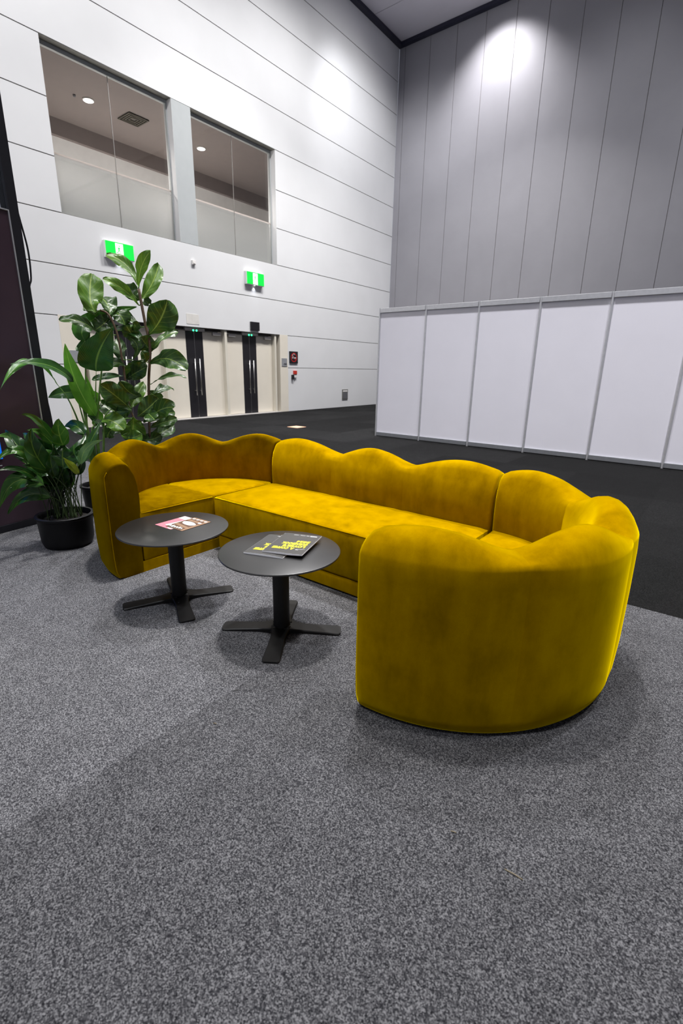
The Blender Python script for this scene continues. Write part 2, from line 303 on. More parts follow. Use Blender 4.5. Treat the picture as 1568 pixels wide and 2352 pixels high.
FICUS_LEAVES = [
[(-4.103,2.423,1.987),(-4.208,2.4,2.147),(-4.383,2.328,2.236),0.099,0.7,1],
[(-4.02,2.387,1.966),(-3.909,2.356,2.091),(-3.806,2.388,2.207),0.094,0.8,1],
[(-4.089,2.425,1.869),(-4.064,2.527,1.997),(-4.083,2.631,2.176),0.129,0.8,1],
[(-4.079,2.408,1.823),(-4.084,2.275,1.938),(-4.13,2.142,1.998),0.095,0.7,1],
[(-4.155,2.464,1.878),(-4.186,2.418,1.924),(-4.25,2.394,2.0),0.14,0.9,0],
[(-4.044,2.449,1.594),(-3.91,2.485,1.707),(-3.824,2.516,1.862),0.244,1,0],
[(-4.122,2.523,1.842),(-4.09,2.493,1.857),(-4.101,2.467,1.88),0.082,0.9,0],
[(-4.085,2.409,1.649),(-4.213,2.365,1.731),(-4.376,2.336,1.797),0.099,0.7,0],
[(-4.075,2.47,1.451),(-4.003,2.566,1.574),(-3.959,2.686,1.627),0.099,0.6,0],
[(-4.102,2.481,1.457),(-4.055,2.423,1.506),(-4.048,2.373,1.57),0.161,1,0],
[(-4.001,2.415,1.351),(-3.822,2.468,1.394),(-3.669,2.546,1.304),0.168,0.8,0],
[(-4.044,2.428,1.176),(-3.918,2.516,1.248),(-3.813,2.637,1.239),0.069,0.5,0],
[(-4.038,2.42,1.073),(-4.045,2.536,1.136),(-4.082,2.675,1.126),0.094,0.7,0],
[(-4.032,2.261,0.908),(-3.983,2.333,0.972),(-3.962,2.432,1.055),0.179,1,0],
[(-4.071,2.336,0.845),(-3.89,2.396,0.963),(-3.754,2.452,0.99),0.156,0.9,0],
[(-4.053,2.222,0.968),(-4.015,2.082,1.085),(-4.011,1.956,1.183),0.171,1,0],
[(-4.189,2.284,0.951),(-4.326,2.216,0.935),(-4.491,2.176,1.005),0.149,0.9,0],
[(-4.156,2.011,0.884),(-4.042,2.039,0.88),(-3.962,2.086,0.81),0.16,1,1],
[(-4.038,2.223,0.905),(-4.081,2.238,0.819),(-4.165,2.263,0.732),0.212,1,1],
[(-4.164,2.272,0.964),(-4.198,2.355,1.057),(-4.252,2.48,1.185),0.11,0.8,1],
[(-4.081,2.424,1.382),(-4.158,2.379,1.317),(-4.276,2.339,1.219),0.15,1,0],
[(-4.132,2.251,1.326),(-4.239,2.233,1.356),(-4.389,2.216,1.323),0.097,0.8,0],
[(-4.133,2.373,1.071),(-4.094,2.25,1.108),(-4.079,2.163,1.204),0.123,0.9,0],
[(-4.147,2.428,0.833),(-4.111,2.54,0.896),(-4.102,2.681,0.912),0.142,0.9,0],
[(-4.066,2.389,0.797),(-3.992,2.485,0.841),(-3.952,2.598,0.87),0.092,0.7,0],
[(-4.077,2.376,0.729),(-4.084,2.507,0.74),(-4.116,2.669,0.794),0.129,0.9,0],
[(-4.227,2.1,1.748),(-4.287,2.098,1.865),(-4.355,2.171,2.06),0.201,1,1],
[(-4.219,2.215,1.738),(-4.281,2.235,1.822),(-4.393,2.246,1.889),0.172,0.9,0],
[(-4.258,2.128,1.576),(-4.291,1.993,1.674),(-4.362,1.863,1.672),0.093,0.7,0],
[(-4.236,2.096,1.729),(-4.311,2.108,1.782),(-4.422,2.137,1.84),0.124,0.9,1],
[(-4.133,2.326,1.379),(-4.088,2.358,1.483),(-4.129,2.322,1.564),0.08,0.9,0],
[(-4.055,2.361,1.37),(-3.988,2.36,1.401),(-3.984,2.329,1.451),0.079,0.8,0],
[(-4.113,2.149,0.748),(-3.994,2.173,0.735),(-3.911,2.211,0.771),0.13,0.9,1],
[(-4.304,2.259,1.746),(-4.262,2.186,1.679),(-4.271,2.098,1.614),0.147,0.9,0],
[(-4.294,2.279,1.767),(-4.213,2.299,1.745),(-4.178,2.316,1.665),0.138,0.9,0],
[(-4.314,2.294,0.852),(-4.323,2.33,1.019),(-4.388,2.347,1.16),0.141,0.9,0],
[(-4.13,2.285,0.733),(-4.072,2.356,0.687),(-4.03,2.472,0.725),0.125,0.9,0],
[(-4.165,2.457,1.111),(-4.138,2.5,1.077),(-4.14,2.571,1.018),0.106,0.8,0],
[(-4.176,2.468,1.489),(-4.144,2.356,1.586),(-4.126,2.298,1.662),0.126,0.9,0],
[(-4.275,2.335,1.379),(-4.357,2.342,1.454),(-4.468,2.379,1.564),0.13,0.9,0],
[(-4.288,2.335,1.218),(-4.146,2.356,1.275),(-4.034,2.403,1.329),0.138,0.9,0],
[(-4.291,2.265,0.72),(-4.363,2.191,0.766),(-4.447,2.178,0.69),0.126,0.9,0],
[(-4.142,2.347,1.626),(-4.049,2.332,1.652),(-4.016,2.294,1.677),0.079,0.9,0],
[(-4.061,2.354,0.955),(-3.942,2.327,0.921),(-3.857,2.319,0.885),0.122,0.9,0],
[(-4.317,2.286,0.875),(-4.291,2.186,1.026),(-4.28,2.141,1.071),0.136,0.9,0]]
PALM_LEAVES = [
[(-4.328,1.894,1.194),(-4.178,1.651,1.327),(-4.078,1.363,1.328),0.096,0.75,0],
[(-4.403,1.795,1.168),(-4.202,1.531,1.343),(-4.038,1.26,1.154),0.094,0.6,1],
[(-4.376,2.061,0.897),(-4.427,1.957,1.186),(-4.483,1.934,1.503),0.15,0.8,2],
[(-4.288,2.073,1.282),(-4.168,2.055,1.432),(-4.044,2.131,1.623),0.272,1,0],
[(-4.347,2.04,1.528),(-4.371,2.114,1.687),(-4.275,2.496,1.833),0.153,0.75,1],
[(-4.374,2.039,1.388),(-4.298,2.017,1.452),(-4.22,2.09,1.504),0.094,0.9,1],
[(-4.468,2.011,1.099),(-4.495,1.882,1.101),(-4.556,1.766,1.061),0.122,0.9,0],
[(-4.415,2.087,1.206),(-4.337,2.19,1.239),(-4.289,2.314,1.24),0.069,0.6,0],
[(-4.294,2.285,1.642),(-4.143,2.358,1.617),(-4.042,2.418,1.485),0.092,0.7,0],
[(-4.2,2.248,1.646),(-4.3,2.187,1.62),(-4.425,2.163,1.541),0.091,0.8,0],
[(-4.447,2.062,0.859),(-4.466,2.102,0.921),(-4.545,2.103,1.235),0.126,0.9,2],
[(-4.4,2.081,0.839),(-4.302,2.016,0.873),(-4.255,1.937,0.924),0.066,0.8,0],
[(-4.394,2.113,1.598),(-4.433,2.03,1.474),(-4.481,2.022,1.479),0.056,0.8,0],
[(-4.346,2.107,0.808),(-4.251,2.022,0.855),(-4.195,1.944,0.875),0.066,0.8,0],
[(-4.505,2.043,0.922),(-4.454,2.091,1.054),(-4.44,2.153,1.02),0.126,0.9,2],
[(-4.373,2.148,1.62),(-4.411,2.213,1.646),(-4.442,2.379,1.68),0.104,0.8,0]]
ASPIDISTRA_LEAVES = [
[(-3.721,1.451,0.782),(-3.64,1.327,0.957),(-3.594,1.22,1.018),0.061,0.8,1],
[(-3.721,1.493,0.767),(-3.628,1.44,0.886),(-3.562,1.426,0.98),0.122,1,1],
[(-3.637,1.343,0.606),(-3.618,1.263,0.773),(-3.611,1.269,0.924),0.141,1,0],
[(-3.841,1.321,0.688),(-3.92,1.259,0.792),(-4.025,1.242,0.875),0.12,0.9,0],
[(-3.825,1.32,0.683),(-3.77,1.202,0.75),(-3.739,1.136,0.799),0.047,0.8,0],
[(-3.798,1.328,0.646),(-3.759,1.205,0.764),(-3.764,1.066,0.694),0.075,0.8,1],
[(-3.801,1.204,0.838),(-3.698,1.138,0.876),(-3.636,1.072,0.882),0.042,0.8,1],
[(-3.76,1.339,0.495),(-3.895,1.209,0.524),(-4.051,1.128,0.316),0.121,0.9,1],
[(-3.807,1.391,0.387),(-3.909,1.267,0.408),(-4.041,1.169,0.262),0.105,0.9,1],
[(-3.818,1.35,0.497),(-3.766,1.203,0.629),(-3.749,1.063,0.64),0.057,0.7,0],
[(-3.674,1.452,0.617),(-3.683,1.462,0.702),(-3.725,1.497,0.783),0.18,1,0],
[(-3.752,1.507,0.592),(-3.781,1.615,0.705),(-3.853,1.723,0.813),0.119,0.9,0],
[(-3.635,1.565,0.633),(-3.505,1.555,0.764),(-3.382,1.623,0.831),0.063,0.9,2],
[(-3.701,1.596,0.634),(-3.693,1.671,0.771),(-3.707,1.789,0.938),0.079,0.8,0],
[(-3.756,1.435,0.783),(-3.683,1.343,0.877),(-3.652,1.248,0.908),0.058,0.8,1],
[(-3.562,1.506,0.585),(-3.465,1.419,0.67),(-3.402,1.354,0.737),0.054,0.9,3],
[(-3.897,1.729,0.808),(-3.984,1.708,0.874),(-4.117,1.68,0.858),0.1,0.9,0],
[(-3.672,1.387,0.561),(-3.61,1.352,0.661),(-3.58,1.346,0.742),0.079,0.9,0],
[(-3.834,1.338,0.497),(-3.858,1.262,0.534),(-3.915,1.208,0.517),0.052,0.7,0],
[(-3.836,1.323,0.793),(-3.905,1.331,0.838),(-4.012,1.347,0.847),0.038,0.8,0],
[(-3.886,1.516,0.671),(-3.866,1.451,0.804),(-3.878,1.415,0.859),0.093,0.9,0],
[(-3.814,1.585,0.529),(-3.765,1.604,0.632),(-3.766,1.609,0.715),0.102,0.9,0],
[(-3.88,1.433,0.473),(-3.835,1.356,0.617),(-3.824,1.299,0.666),0.105,0.9,0],
[(-3.861,1.525,0.532),(-3.749,1.443,0.643),(-3.661,1.408,0.777),0.106,0.9,0],
[(-3.778,1.526,0.508),(-3.79,1.529,0.583),(-3.829,1.569,0.657),0.109,0.9,0],
[(-3.944,1.44,0.604),(-3.944,1.405,0.712),(-3.979,1.391,0.771),0.101,0.9,0],
[(-3.836,1.627,0.662),(-3.765,1.644,0.725),(-3.735,1.663,0.767),0.087,0.9,0],
[(-3.92,1.421,0.455),(-3.842,1.353,0.541),(-3.799,1.306,0.575),0.068,0.9,0],
[(-3.853,1.558,0.505),(-3.869,1.488,0.646),(-3.922,1.428,0.678),0.082,0.6738641375419506,0],
[(-3.886,1.424,0.464),(-3.848,1.437,0.614),(-3.854,1.449,0.633),0.056,0.9928773683195113,1],
[(-3.866,1.506,0.58),(-3.863,1.514,0.694),(-3.901,1.529,0.738),0.066,0.6120330356899154,0],
[(-3.895,1.499,0.474),(-3.895,1.403,0.609),(-3.93,1.321,0.644),0.067,0.9990624801852337,1],
[(-3.926,1.489,0.573),(-3.913,1.457,0.705),(-3.941,1.426,0.708),0.073,0.9386334487524715,0],
[(-3.905,1.577,0.493),(-3.775,1.571,0.646),(-3.69,1.56,0.643),0.073,0.6292153375334791,0],
[(-3.867,1.564,0.451),(-3.748,1.545,0.623),(-3.67,1.531,0.713),0.066,0.640418523582682,0],
[(-3.851,1.429,0.481),(-3.813,1.326,0.596),(-3.809,1.243,0.651),0.081,0.6466031950558823,0],
[(-3.863,1.448,0.45),(-3.947,1.317,0.403),(-4.06,1.211,0.347),0.071,0.9417507606804922,0],
[(-3.778,1.506,0.547),(-3.782,1.503,0.685),(-3.826,1.508,0.734),0.057,0.636046869184772,0],
[(-3.857,1.565,0.5),(-3.865,1.518,0.648),(-3.912,1.478,0.676),0.096,0.673131086311474,0],
[(-3.821,1.503,0.437),(-3.735,1.457,0.587),(-3.689,1.421,0.656),0.096,0.952875901706565,0],
[(-3.862,1.442,0.482),(-3.836,1.494,0.695),(-3.853,1.544,0.794),0.093,0.8385865226119742,0],
[(-3.81,1.471,0.46),(-3.744,1.477,0.606),(-3.722,1.482,0.632),0.066,0.9669440713970301,0],
[(-3.927,1.464,0.526),(-3.895,1.404,0.63),(-3.903,1.352,0.636),0.06,0.7448580626797924,1],
[(-3.8,1.419,0.606),(-3.851,1.317,0.669),(-3.934,1.236,0.701),0.093,0.8803880074972055,1],
[(-3.884,1.456,0.426),(-3.893,1.37,0.577),(-3.936,1.301,0.656),0.078,0.8948021979465035,1],
[(-3.924,1.484,0.468),(-3.914,1.316,0.521),(-3.934,1.168,0.471),0.092,0.7668612567908744,1],
[(-3.853,1.497,0.49),(-3.825,1.387,0.582),(-3.83,1.299,0.629),0.082,0.9973288752353289,1],
[(-3.889,1.482,0.448),(-3.833,1.331,0.523),(-3.806,1.21,0.564),0.086,0.611915932030186,0],
[(-3.86,1.498,0.436),(-3.802,1.357,0.521),(-3.776,1.241,0.551),0.053,0.7204130564427983,0],
[(-3.959,1.508,0.423),(-3.978,1.362,0.419),(-4.026,1.241,0.385),0.085,0.6794023115461264,0],
[(-3.913,1.528,0.527),(-3.947,1.413,0.526),(-4.012,1.322,0.509),0.078,0.9348382469882157,1],
[(-3.885,1.496,0.543),(-3.884,1.478,0.67),(-3.923,1.468,0.721),0.074,0.8502934232949475,0],
[(-3.815,1.414,0.606),(-3.885,1.313,0.563),(-3.99,1.224,0.448),0.055,0.8834523716004798,0],
[(-3.864,1.494,0.588),(-3.795,1.507,0.719),(-3.769,1.516,0.716),0.065,0.6563498103524664,0],
[(-3.829,1.517,0.431),(-3.828,1.395,0.535),(-3.862,1.289,0.531),0.062,0.79005692081464,0],
[(-3.889,1.466,0.535),(-3.909,1.378,0.582),(-3.965,1.302,0.54),0.078,0.8457790672683977,1],
[(-3.819,1.54,0.469),(-3.827,1.442,0.467),(-3.867,1.367,0.45),0.075,0.8502192702511723,1],
[(-3.902,1.582,0.494),(-3.911,1.418,0.502),(-3.948,1.278,0.446),0.064,0.8887742604796838,1],
[(-3.904,1.577,0.404),(-3.805,1.53,0.641),(-3.748,1.486,0.728),0.091,0.7281578906234596,1],
[(-3.938,1.521,0.445),(-3.793,1.498,0.634),(-3.692,1.474,0.7),0.055,0.923656063877192,0],
[(-3.927,1.463,0.563),(-3.87,1.397,0.756),(-3.852,1.337,0.821),0.087,0.9359905769761988,0],
[(-3.902,1.458,0.503),(-3.883,1.354,0.495),(-3.897,1.27,0.462),0.086,0.8555484568010279,0],
[(-3.856,1.536,0.433),(-3.771,1.471,0.6),(-3.724,1.417,0.678),0.092,0.9873761461517573,0],
[(-3.833,1.507,0.59),(-3.825,1.413,0.706),(-3.855,1.328,0.684),0.077,0.7602335737466714,1],
[(-3.801,1.475,0.535),(-3.802,1.391,0.586),(-3.84,1.316,0.524),0.095,0.7076855160185023,0],
[(-3.949,1.524,0.522),(-3.84,1.318,0.581),(-3.755,1.15,0.609),0.08,0.9701082714206658,0],
[(-3.787,1.495,0.549),(-3.774,1.491,0.686),(-3.801,1.493,0.73),0.082,0.6419542029490364,0],
[(-3.778,1.464,0.536),(-3.796,1.459,0.662),(-3.855,1.46,0.696),0.073,0.8117390799993109,0]]
PALM_STALKS = [
[(-4.423,1.99,0.733),(-4.435,1.963,0.974),(-4.443,1.945,1.196)],
[(-4.438,1.955,0.746),(-4.463,1.898,1.018),(-4.492,1.83,1.17)],
[(-4.407,2.026,0.731),(-4.396,2.049,0.819),(-4.388,2.066,0.896)],
[(-4.394,2.053,0.73),(-4.38,2.083,1.058),(-4.366,2.111,1.281)],
[(-4.423,1.99,0.733),(-4.407,2.024,1.165),(-4.391,2.06,1.53)],
[(-4.421,1.994,0.733),(-4.411,2.017,1.059),(-4.396,2.049,1.388)],
[(-4.422,1.993,0.843),(-4.429,1.976,1.006),(-4.452,1.925,1.097)],
[(-4.384,2.074,0.84),(-4.326,2.193,1.479),(-4.281,2.279,1.641)],
[(-4.368,2.108,0.727),(-4.355,2.134,0.894),(-4.315,2.215,0.98)]]
FICUS_STEMS = [
[(-4.075,2.382,0.684),(-4.067,2.396,0.952),(-4.055,2.416,1.223),(-4.037,2.445,1.486),(-4.048,2.427,1.689),(-4.061,2.406,1.952)],
[(-4.115,2.393,0.678),(-4.175,2.286,0.93),(-4.187,2.264,1.326),(-4.195,2.248,1.581),(-4.219,2.204,1.737),(-4.247,2.149,1.772)]]

# ------------------------------------------------------------------ the hall: floor, walls, ceiling
XW, YW, ZC = -11.0, 17.0, 11.9
bm = bmesh.new()
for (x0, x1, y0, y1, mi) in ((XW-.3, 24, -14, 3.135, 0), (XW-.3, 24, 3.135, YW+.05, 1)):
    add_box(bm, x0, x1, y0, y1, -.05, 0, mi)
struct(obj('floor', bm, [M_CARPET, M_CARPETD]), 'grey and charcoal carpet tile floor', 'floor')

ROW = .9533; Z0 = 4.195
W1, W2 = (5.035, 7.73), (8.235, 10.945); WZ = (4.195, 7.055)
DY = (5.09, 10.99); DZ = 2.305
CUTS = [(W1[0], W2[1], WZ[0], WZ[1]), (4.68, 11.33, -1, DZ)]
bm = bmesh.new(); g = .008
zs = sorted([0] + [Z0+ROW*k for k in range(-3, 9) if 0 < Z0+ROW*k < ZC] + [ZC])
for z0, z1 in zip(zs, zs[1:]):
    spans = [(-14, YW)]
    for (a, b, c, d) in CUTS:
        if c < (z0+z1)/2 < d:
            spans = [s for (p, q) in spans for s in ((p, min(q, a)), (max(p, b), q)) if s[1]-s[0] > .02]
    for (p, q) in spans:
        add_box(bm, XW-.06, XW, p, q, z0+(g if z0 > 0 else 0), z1-(g if z1 < ZC else 0), 0, .004)
# dark backing behind the joints, with the same openings
for (p, q, c, d) in ((-14, 4.68, 0, ZC), (11.33, YW, 0, ZC), (4.68, 11.33, DZ, WZ[0]), (4.68, 11.33, WZ[1], ZC), (4.68, W1[0], WZ[0], WZ[1]), (W2[1], 11.33, WZ[0], WZ[1])):
    add_box(bm, XW-.16, XW-.012, p, q, c, d, 1)
struct(obj('wall_left', bm, [M_WHITE, M_JOINT]), 'tall white panelled hall wall with horizontal joints', 'wall')
struct(box_obj('wall_pier', (XW-.30, XW-.001, W1[1], W2[0], WZ[0], WZ[1]), M_PIER), 'grey pier between the two upper windows', 'wall')

bm = bmesh.new(); xs = [XW, -10.76] + [-10.76+.951*k for k in range(1, 37)]
for x0, x1 in zip(xs, xs[1:]): add_box(bm, x0+.006, x1-.006, YW, YW+.06, 0, ZC, 0, .003)
add_box(bm, XW, xs[-1], YW+.012, YW+.16, 0, ZC, 1)
struct(obj('wall_right', bm, [M_GREYWALL, M_JOINT]), 'tall grey wall of vertical operable panels', 'wall')
bm = bmesh.new()
for k in range(18):
    y1 = YW-k*1.75; add_box(bm, XW-.2, 24, y1-1.75+.01, y1-.01, ZC, ZC+.1, 0)
add_box(bm, XW-.2, 24, -14, YW+.1, ZC+.1, ZC+.16, 1)
struct(obj('ceiling', bm, [M_CEIL, M_JOINT]), 'dark grey hall ceiling', 'ceiling')
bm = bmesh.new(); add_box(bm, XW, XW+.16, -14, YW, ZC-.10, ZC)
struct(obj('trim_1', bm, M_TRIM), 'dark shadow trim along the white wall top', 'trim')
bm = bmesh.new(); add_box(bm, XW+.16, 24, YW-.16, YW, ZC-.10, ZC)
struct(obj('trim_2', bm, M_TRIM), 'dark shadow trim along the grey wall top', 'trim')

# upper room seen through the two windows
RX, RZ = -14.3, 7.1
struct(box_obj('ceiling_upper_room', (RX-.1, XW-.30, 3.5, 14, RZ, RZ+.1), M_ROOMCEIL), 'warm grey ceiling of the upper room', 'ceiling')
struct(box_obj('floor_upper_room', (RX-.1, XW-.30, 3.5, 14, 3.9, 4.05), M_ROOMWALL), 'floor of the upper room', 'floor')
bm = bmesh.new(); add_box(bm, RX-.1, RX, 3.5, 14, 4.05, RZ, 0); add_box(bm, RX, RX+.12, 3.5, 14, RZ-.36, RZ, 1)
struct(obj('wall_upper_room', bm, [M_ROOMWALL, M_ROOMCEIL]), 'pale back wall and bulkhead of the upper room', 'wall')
for nm, yy in (('wall_upper_room_near', 3.5), ('wall_upper_room_far', 13.9)):
    struct(box_obj(nm, (RX, XW-.3, yy, yy+.1, 4.05, RZ), M_ROOMWALL), 'side wall of the upper room', 'wall')
GX = XW-.20
for n, (y0, y1), lab in ((1, W1, 'upper window left of the grey pier, frosted along its lower half'), (2, W2, 'upper window right of the grey pier, frosted along its lower half')):
    t = thing('window_%d' % n, lab, 'window', (GX, (y0+y1)/2, WZ[0])); t['kind'] = 'structure'
    hw = (y1-y0)/2; H = WZ[1]-WZ[0]
    bm = bmesh.new()
    add_box(bm, -.04, .03, -hw, hw, H-.07, H)
    add_box(bm, -.04, .02, -hw, hw, 0, .02)
    add_box(bm, -.04, .02, hw-.025, hw, .02, H-.07); add_box(bm, -.04, .02, -hw, -hw+.025, .02, H-.07)
    obj('window_frame', bm, M_PIER, t)
    bm = bmesh.new()
    add_box(bm, -.10, .20, hw-.002, hw+.0, 0, H, 0)
    obj('window_reveal', bm, M_WHITE, t)
    bm = bmesh.new(); add_box(bm, -.10, .198, -hw, hw, H-.002, H); obj('window_soffit', bm, M_VENT, t)
    for s in (-1, 1):
        a, b = (-hw+.025, -.004) if s < 0 else (.004, hw-.025)
        bm = bmesh.new(); add_box(bm, -.006, .006, a, b, .02, H-.07); obj('pane', bm, M_GLASS, t)
        f = box_obj('frosted_film', (-.009, -.007, a, b, .02, 1.075), M_FROST, t)
        box_obj('reflection_strip', (-.009, -.0075, a, b, 1.06, 1.10), M_PINKREFL, f)  # pink reflection in the glass, put in as a coloured strip
    box_obj('pane_joint', (-.008, .008, -.004, .004, .02, H-.07), M_CLOSER, t)
for k, (yy, lab) in enumerate(((6.72, 'round downlight glowing behind the left upper window'), (9.78, 'round downlight glowing behind the right upper window'))):
    t = thing('downlight', lab, 'light', (-12.68, yy, RZ-.02), group='downlights in the upper room')
    bm = bmesh.new(); add_lathe(bm, [(.105, -.004), (.12, 0), (.12, .02), (.09, .02)], seg=28); obj('trim_ring', bm, M_WHITEPL, t)
    bm = bmesh.new(); add_lathe(bm, [(.10, -.006), (.10, .0)], seg=28); obj('lamp_lens', bm, M_LAMPGLOW, t)
    spot('downlight_beam', (-12.68, yy, RZ-.06), (-12.68, yy, 4), POW['room'], 140, 1.0, (1, .93, .88))
t = thing('ceiling_vent', 'square louvred air vent in the ceiling behind the left upper window', 'vent', (-12.67, 7.80, RZ-.03))
bm = bmesh.new()
for q in range(4):
    r = .26-.055*q
    for (a, b, c, d) in ((-r, r, r-.03, r), (-r, r, -r, -r+.03), (-r, -r+.03, -r+.03, r-.03), (r-.03, r, -r+.03, r-.03)): add_box(bm, a, b, c, d, .0-.0*q, .02)
obj('louvre', bm, M_VENTDARK, t)
box_obj('duct_opening', (-.25, .25, -.25, .25, .021, .03), M_JOINT, t)
bm = bmesh.new(); add_lathe(bm, [(.012, -.05), (.03, -.03), (.03, .0)], seg=12)
tag(obj('sprinkler_head', bm, M_DARKGREY, loc=(-12.72, 6.43, RZ-.0)), 'small dark sprinkler beside the left downlight', 'sprinkler')

# cream door surround and three double doors
bm = bmesh.new()
add_box(bm, XW-.06, XW+.002, DY[1], 11.33, 0, DZ-.004, 0, .003); add_box(bm, XW-.06, XW+.002, 4.68, DY[0], 0, DZ-.004, 0, .003)
add_box(bm, XW-.26, XW-.06, DY[1], DY[1]+.05, 0, DZ, 0); add_box(bm, XW-.26, XW-.06, DY[0]-.05, DY[0], 0, DZ, 0)
struct(obj('trim_3', bm, M_CREAM), 'cream door surround', 'trim')
bm = bmesh.new(); add_box(bm, XW-.26, XW-.004, DY[0], DY[1], DZ-.012, DZ+.05); struct(obj('trim_4', bm, M_CLOSER), 'dark door head', 'trim')
bm = bmesh.new(); add_box(bm, XW-.25, XW+.03, DY[0], DY[1], 0, .018); struct(obj('trim_5', bm, M_STRIP), 'metal threshold strip', 'trim')
DX = XW-.15; K = 1.0136; pitch = 1.872; dc = 9.90
for n in range(3):
    yc = dc-pitch*(2-n)
    lab = ('double doors behind the fig plant, leftmost of the three pairs', 'middle pair of cream double doors, beside the fig plant', 'rightmost pair of cream double doors, beside the no smoking sign')[n]
    t = thing('door_%d' % (n+1), lab, 'door', (DX, yc, 0)); t['kind'] = 'structure'
    for s in (-1, 1):
        hw = .895
        def yb(a, b): return (s*a, s*b) if s > 0 else (-b, -a)
        a, b = yb(.262, hw); lf = box_obj('door_leaf', (-.045, 0, a, b, .025, 2.235), M_CREAM, t, .003)
        a, b = yb(.004, .262); box_obj('black_panel', (-.045, .001, a, b, .025, 2.235), M_BLACKLAM, t, .002)
        bm = bmesh.new(); y = s*.075
        add_tube(bm, [(.075, y, .60), (.075, y, 1.53)], .014, 10)
        for z in (.72, 1.43): add_tube(bm, [(.0, y, z), (.075, y, z)], .010, 8)
        obj('pull_handle', bm, M_STEEL, t)
        a, b = yb(.55, .80); cl = box_obj('door_closer', (.0, .075, a, b, 2.13, 2.21), M_CLOSER, t, .006)
        a, b = yb(.30, .72); box_obj('closer_arm', (.02, .05, a, b, 2.212, 2.230), M_VENT, cl)
    bm = bmesh.new(); add_box(bm, .0, .06, -.30, .30, 2.205, 2.285, 0, .004); obj('sensor_header', bm, M_CLOSER, t)
    for q in (-.055, .045):
        bm = bmesh.new(); add_tube(bm, [(.06, q, 2.222), (.066, q, 2.222)], .024, 14); obj('green_led', bm, M_LED, t)
    box_obj('meeting_strip', (-.03, .004, -.004, .004, .025, 2.20), M_STEEL, t)
bm = bmesh.new()
for yy in [dc-pitch*k-.936 for k in (0, 1)]:
    add_box(bm, DX-.05, XW-.03, yy-.04, yy+.04, .0, DZ-.012, 0, .006)
add_box(bm, DX-.05, XW-.03, dc+.90, dc+.97, 0, DZ-.012, 0, .006); add_box(bm, DX-.05, XW-.03, dc-2*pitch-.97, dc-2*pitch-.90, 0, DZ-.012, 0, .006)
struct(obj('trim_6', bm, M_CREAM2), 'ivory door posts', 'trim')
struct(box_obj('trim_7', (DX-.06, DX-.048, DY[0], DY[1], 0, DZ), M_JOINT), 'dark backing behind the doors', 'trim')

# ------------------------------------------------------------------ things on the white wall
def exit_sign(yc, zc, lab):
    t = thing('exit_sign', lab, 'sign', (XW, yc, zc), group='green exit signs')
    bm = bmesh.new(); add_box(bm, .0, .095, -.325, .325, -.165, .165, 0, .008); obj('sign_case', bm, M_SIGNCASE, t)
    box_obj('green_face', (.095, .100, -.312, .312, -.150, .152), M_GREENSIGN, t)
    bm = bmesh.new(); add_box(bm, .100, .103, -.098, .072, -.150, .135, 0); obj('doorway_symbol', bm, M_WHITESIGN, t)
    bm = bmesh.new(); x0 = .1035; k_ = .8
    def limb(p, q, w0):
        p = (p[0]*k_-.01, p[1]*k_+.015); q = (q[0]*k_-.01, q[1]*k_+.015); w0 *= .72
        d = Vector((q[0]-p[0], q[1]-p[1])); nrm = Vector((-d.y, d.x)).normalized()*w0
        v = [bm.verts.new((x0, a[0]+sg*nrm.x, a[1]+sg*nrm.y)) for a, sg in ((p, 1), (q, 1), (q, -1), (p, -1))]; bm.faces.new(v)
    hd = [bm.verts.new((x0, -.012+.012*math.cos(a*PI/6), .083+.012*math.sin(a*PI/6))) for a in range(12)]; bm.faces.new(hd)
    limb((-.012, .055), (-.022, -.015), .017); limb((-.016, .05), (.03, .028), .008); limb((-.016, .05), (-.052, .02), .008)
    limb((-.02, -.01), (.012, -.05), .010); limb((.012, -.05), (.03, -.11), .009); limb((-.022, -.012), (-.04, -.06), .010); limb((-.04, -.06), (-.10, -.075), .009)
    obj('running_figure', bm, M_GREENSIGN, t)
    bm = bmesh.new(); add_lathe(bm, [(.02, -.012), (.026, 0)], .045, -.0, 14); o = obj('emergency_lamp', bm, M_WHITESIGN, t); o.location = (0, 0, -.165)
    spot('sign_lamp', (XW+.045, yc, zc-.185), (XW, yc, zc-.42), 2.2, 95, 1.0, (.9, .93, 1), .02)
exit_sign(6.11, 3.70, 'green running man exit sign partly behind the top fig leaf')
exit_sign(10.0, 3.69, 'green running man exit sign between the window and the black wall speaker')
bm = bmesh.new(); add_box(bm, 0, .05, -.05, .05, -.05, .05, 0, .01); add_box(bm, .05, .062, -.025, .025, -.03, .0, 0, .004)
tag(obj('wall_sensor', bm, M_WHITEPL, loc=(XW, 8.04, 3.79)), 'small white sensor on the wall between the two exit signs', 'sensor')
bm = bmesh.new(); add_box(bm, 0, .05, -.16, .16, -.115, .115, 0, .006)
sp_ = tag(obj('wall_speaker', bm, M_BLACKPL, loc=(XW, 9.98, 2.458)), 'square black wall speaker above the rightmost doors', 'speaker')
tag(box_obj('cover_plate', (XW, XW+.006, 7.73, 8.10, 2.36, 2.60), M_PLATE), 'cream square cover plate above the middle doors', 'plate')
t = thing('no_smoking_sign', 'black sign with red no smoking circle beside the doors', 'sign', (XW, 11.57, 1.655))
box_obj('sign_board', (0, .03, -.185, .185, -.18, .18), M_BLACKPL, t, .004)
bm = bmesh.new(); x0 = .0315
def yzring(bm, r0, r1, cy, cz, x, a0=0, a1=2*PI, n=40):
    prev = None
    for k in range(n+1):
        a = a0+(a1-a0)*k/n; cur = [bm.verts.new((x, cy+r*math.cos(a), cz+r*math.sin(a))) for r in (r0, r1)]
        if prev: bm.faces.new((prev[0], prev[1], cur[1], cur[0]))
        prev = cur
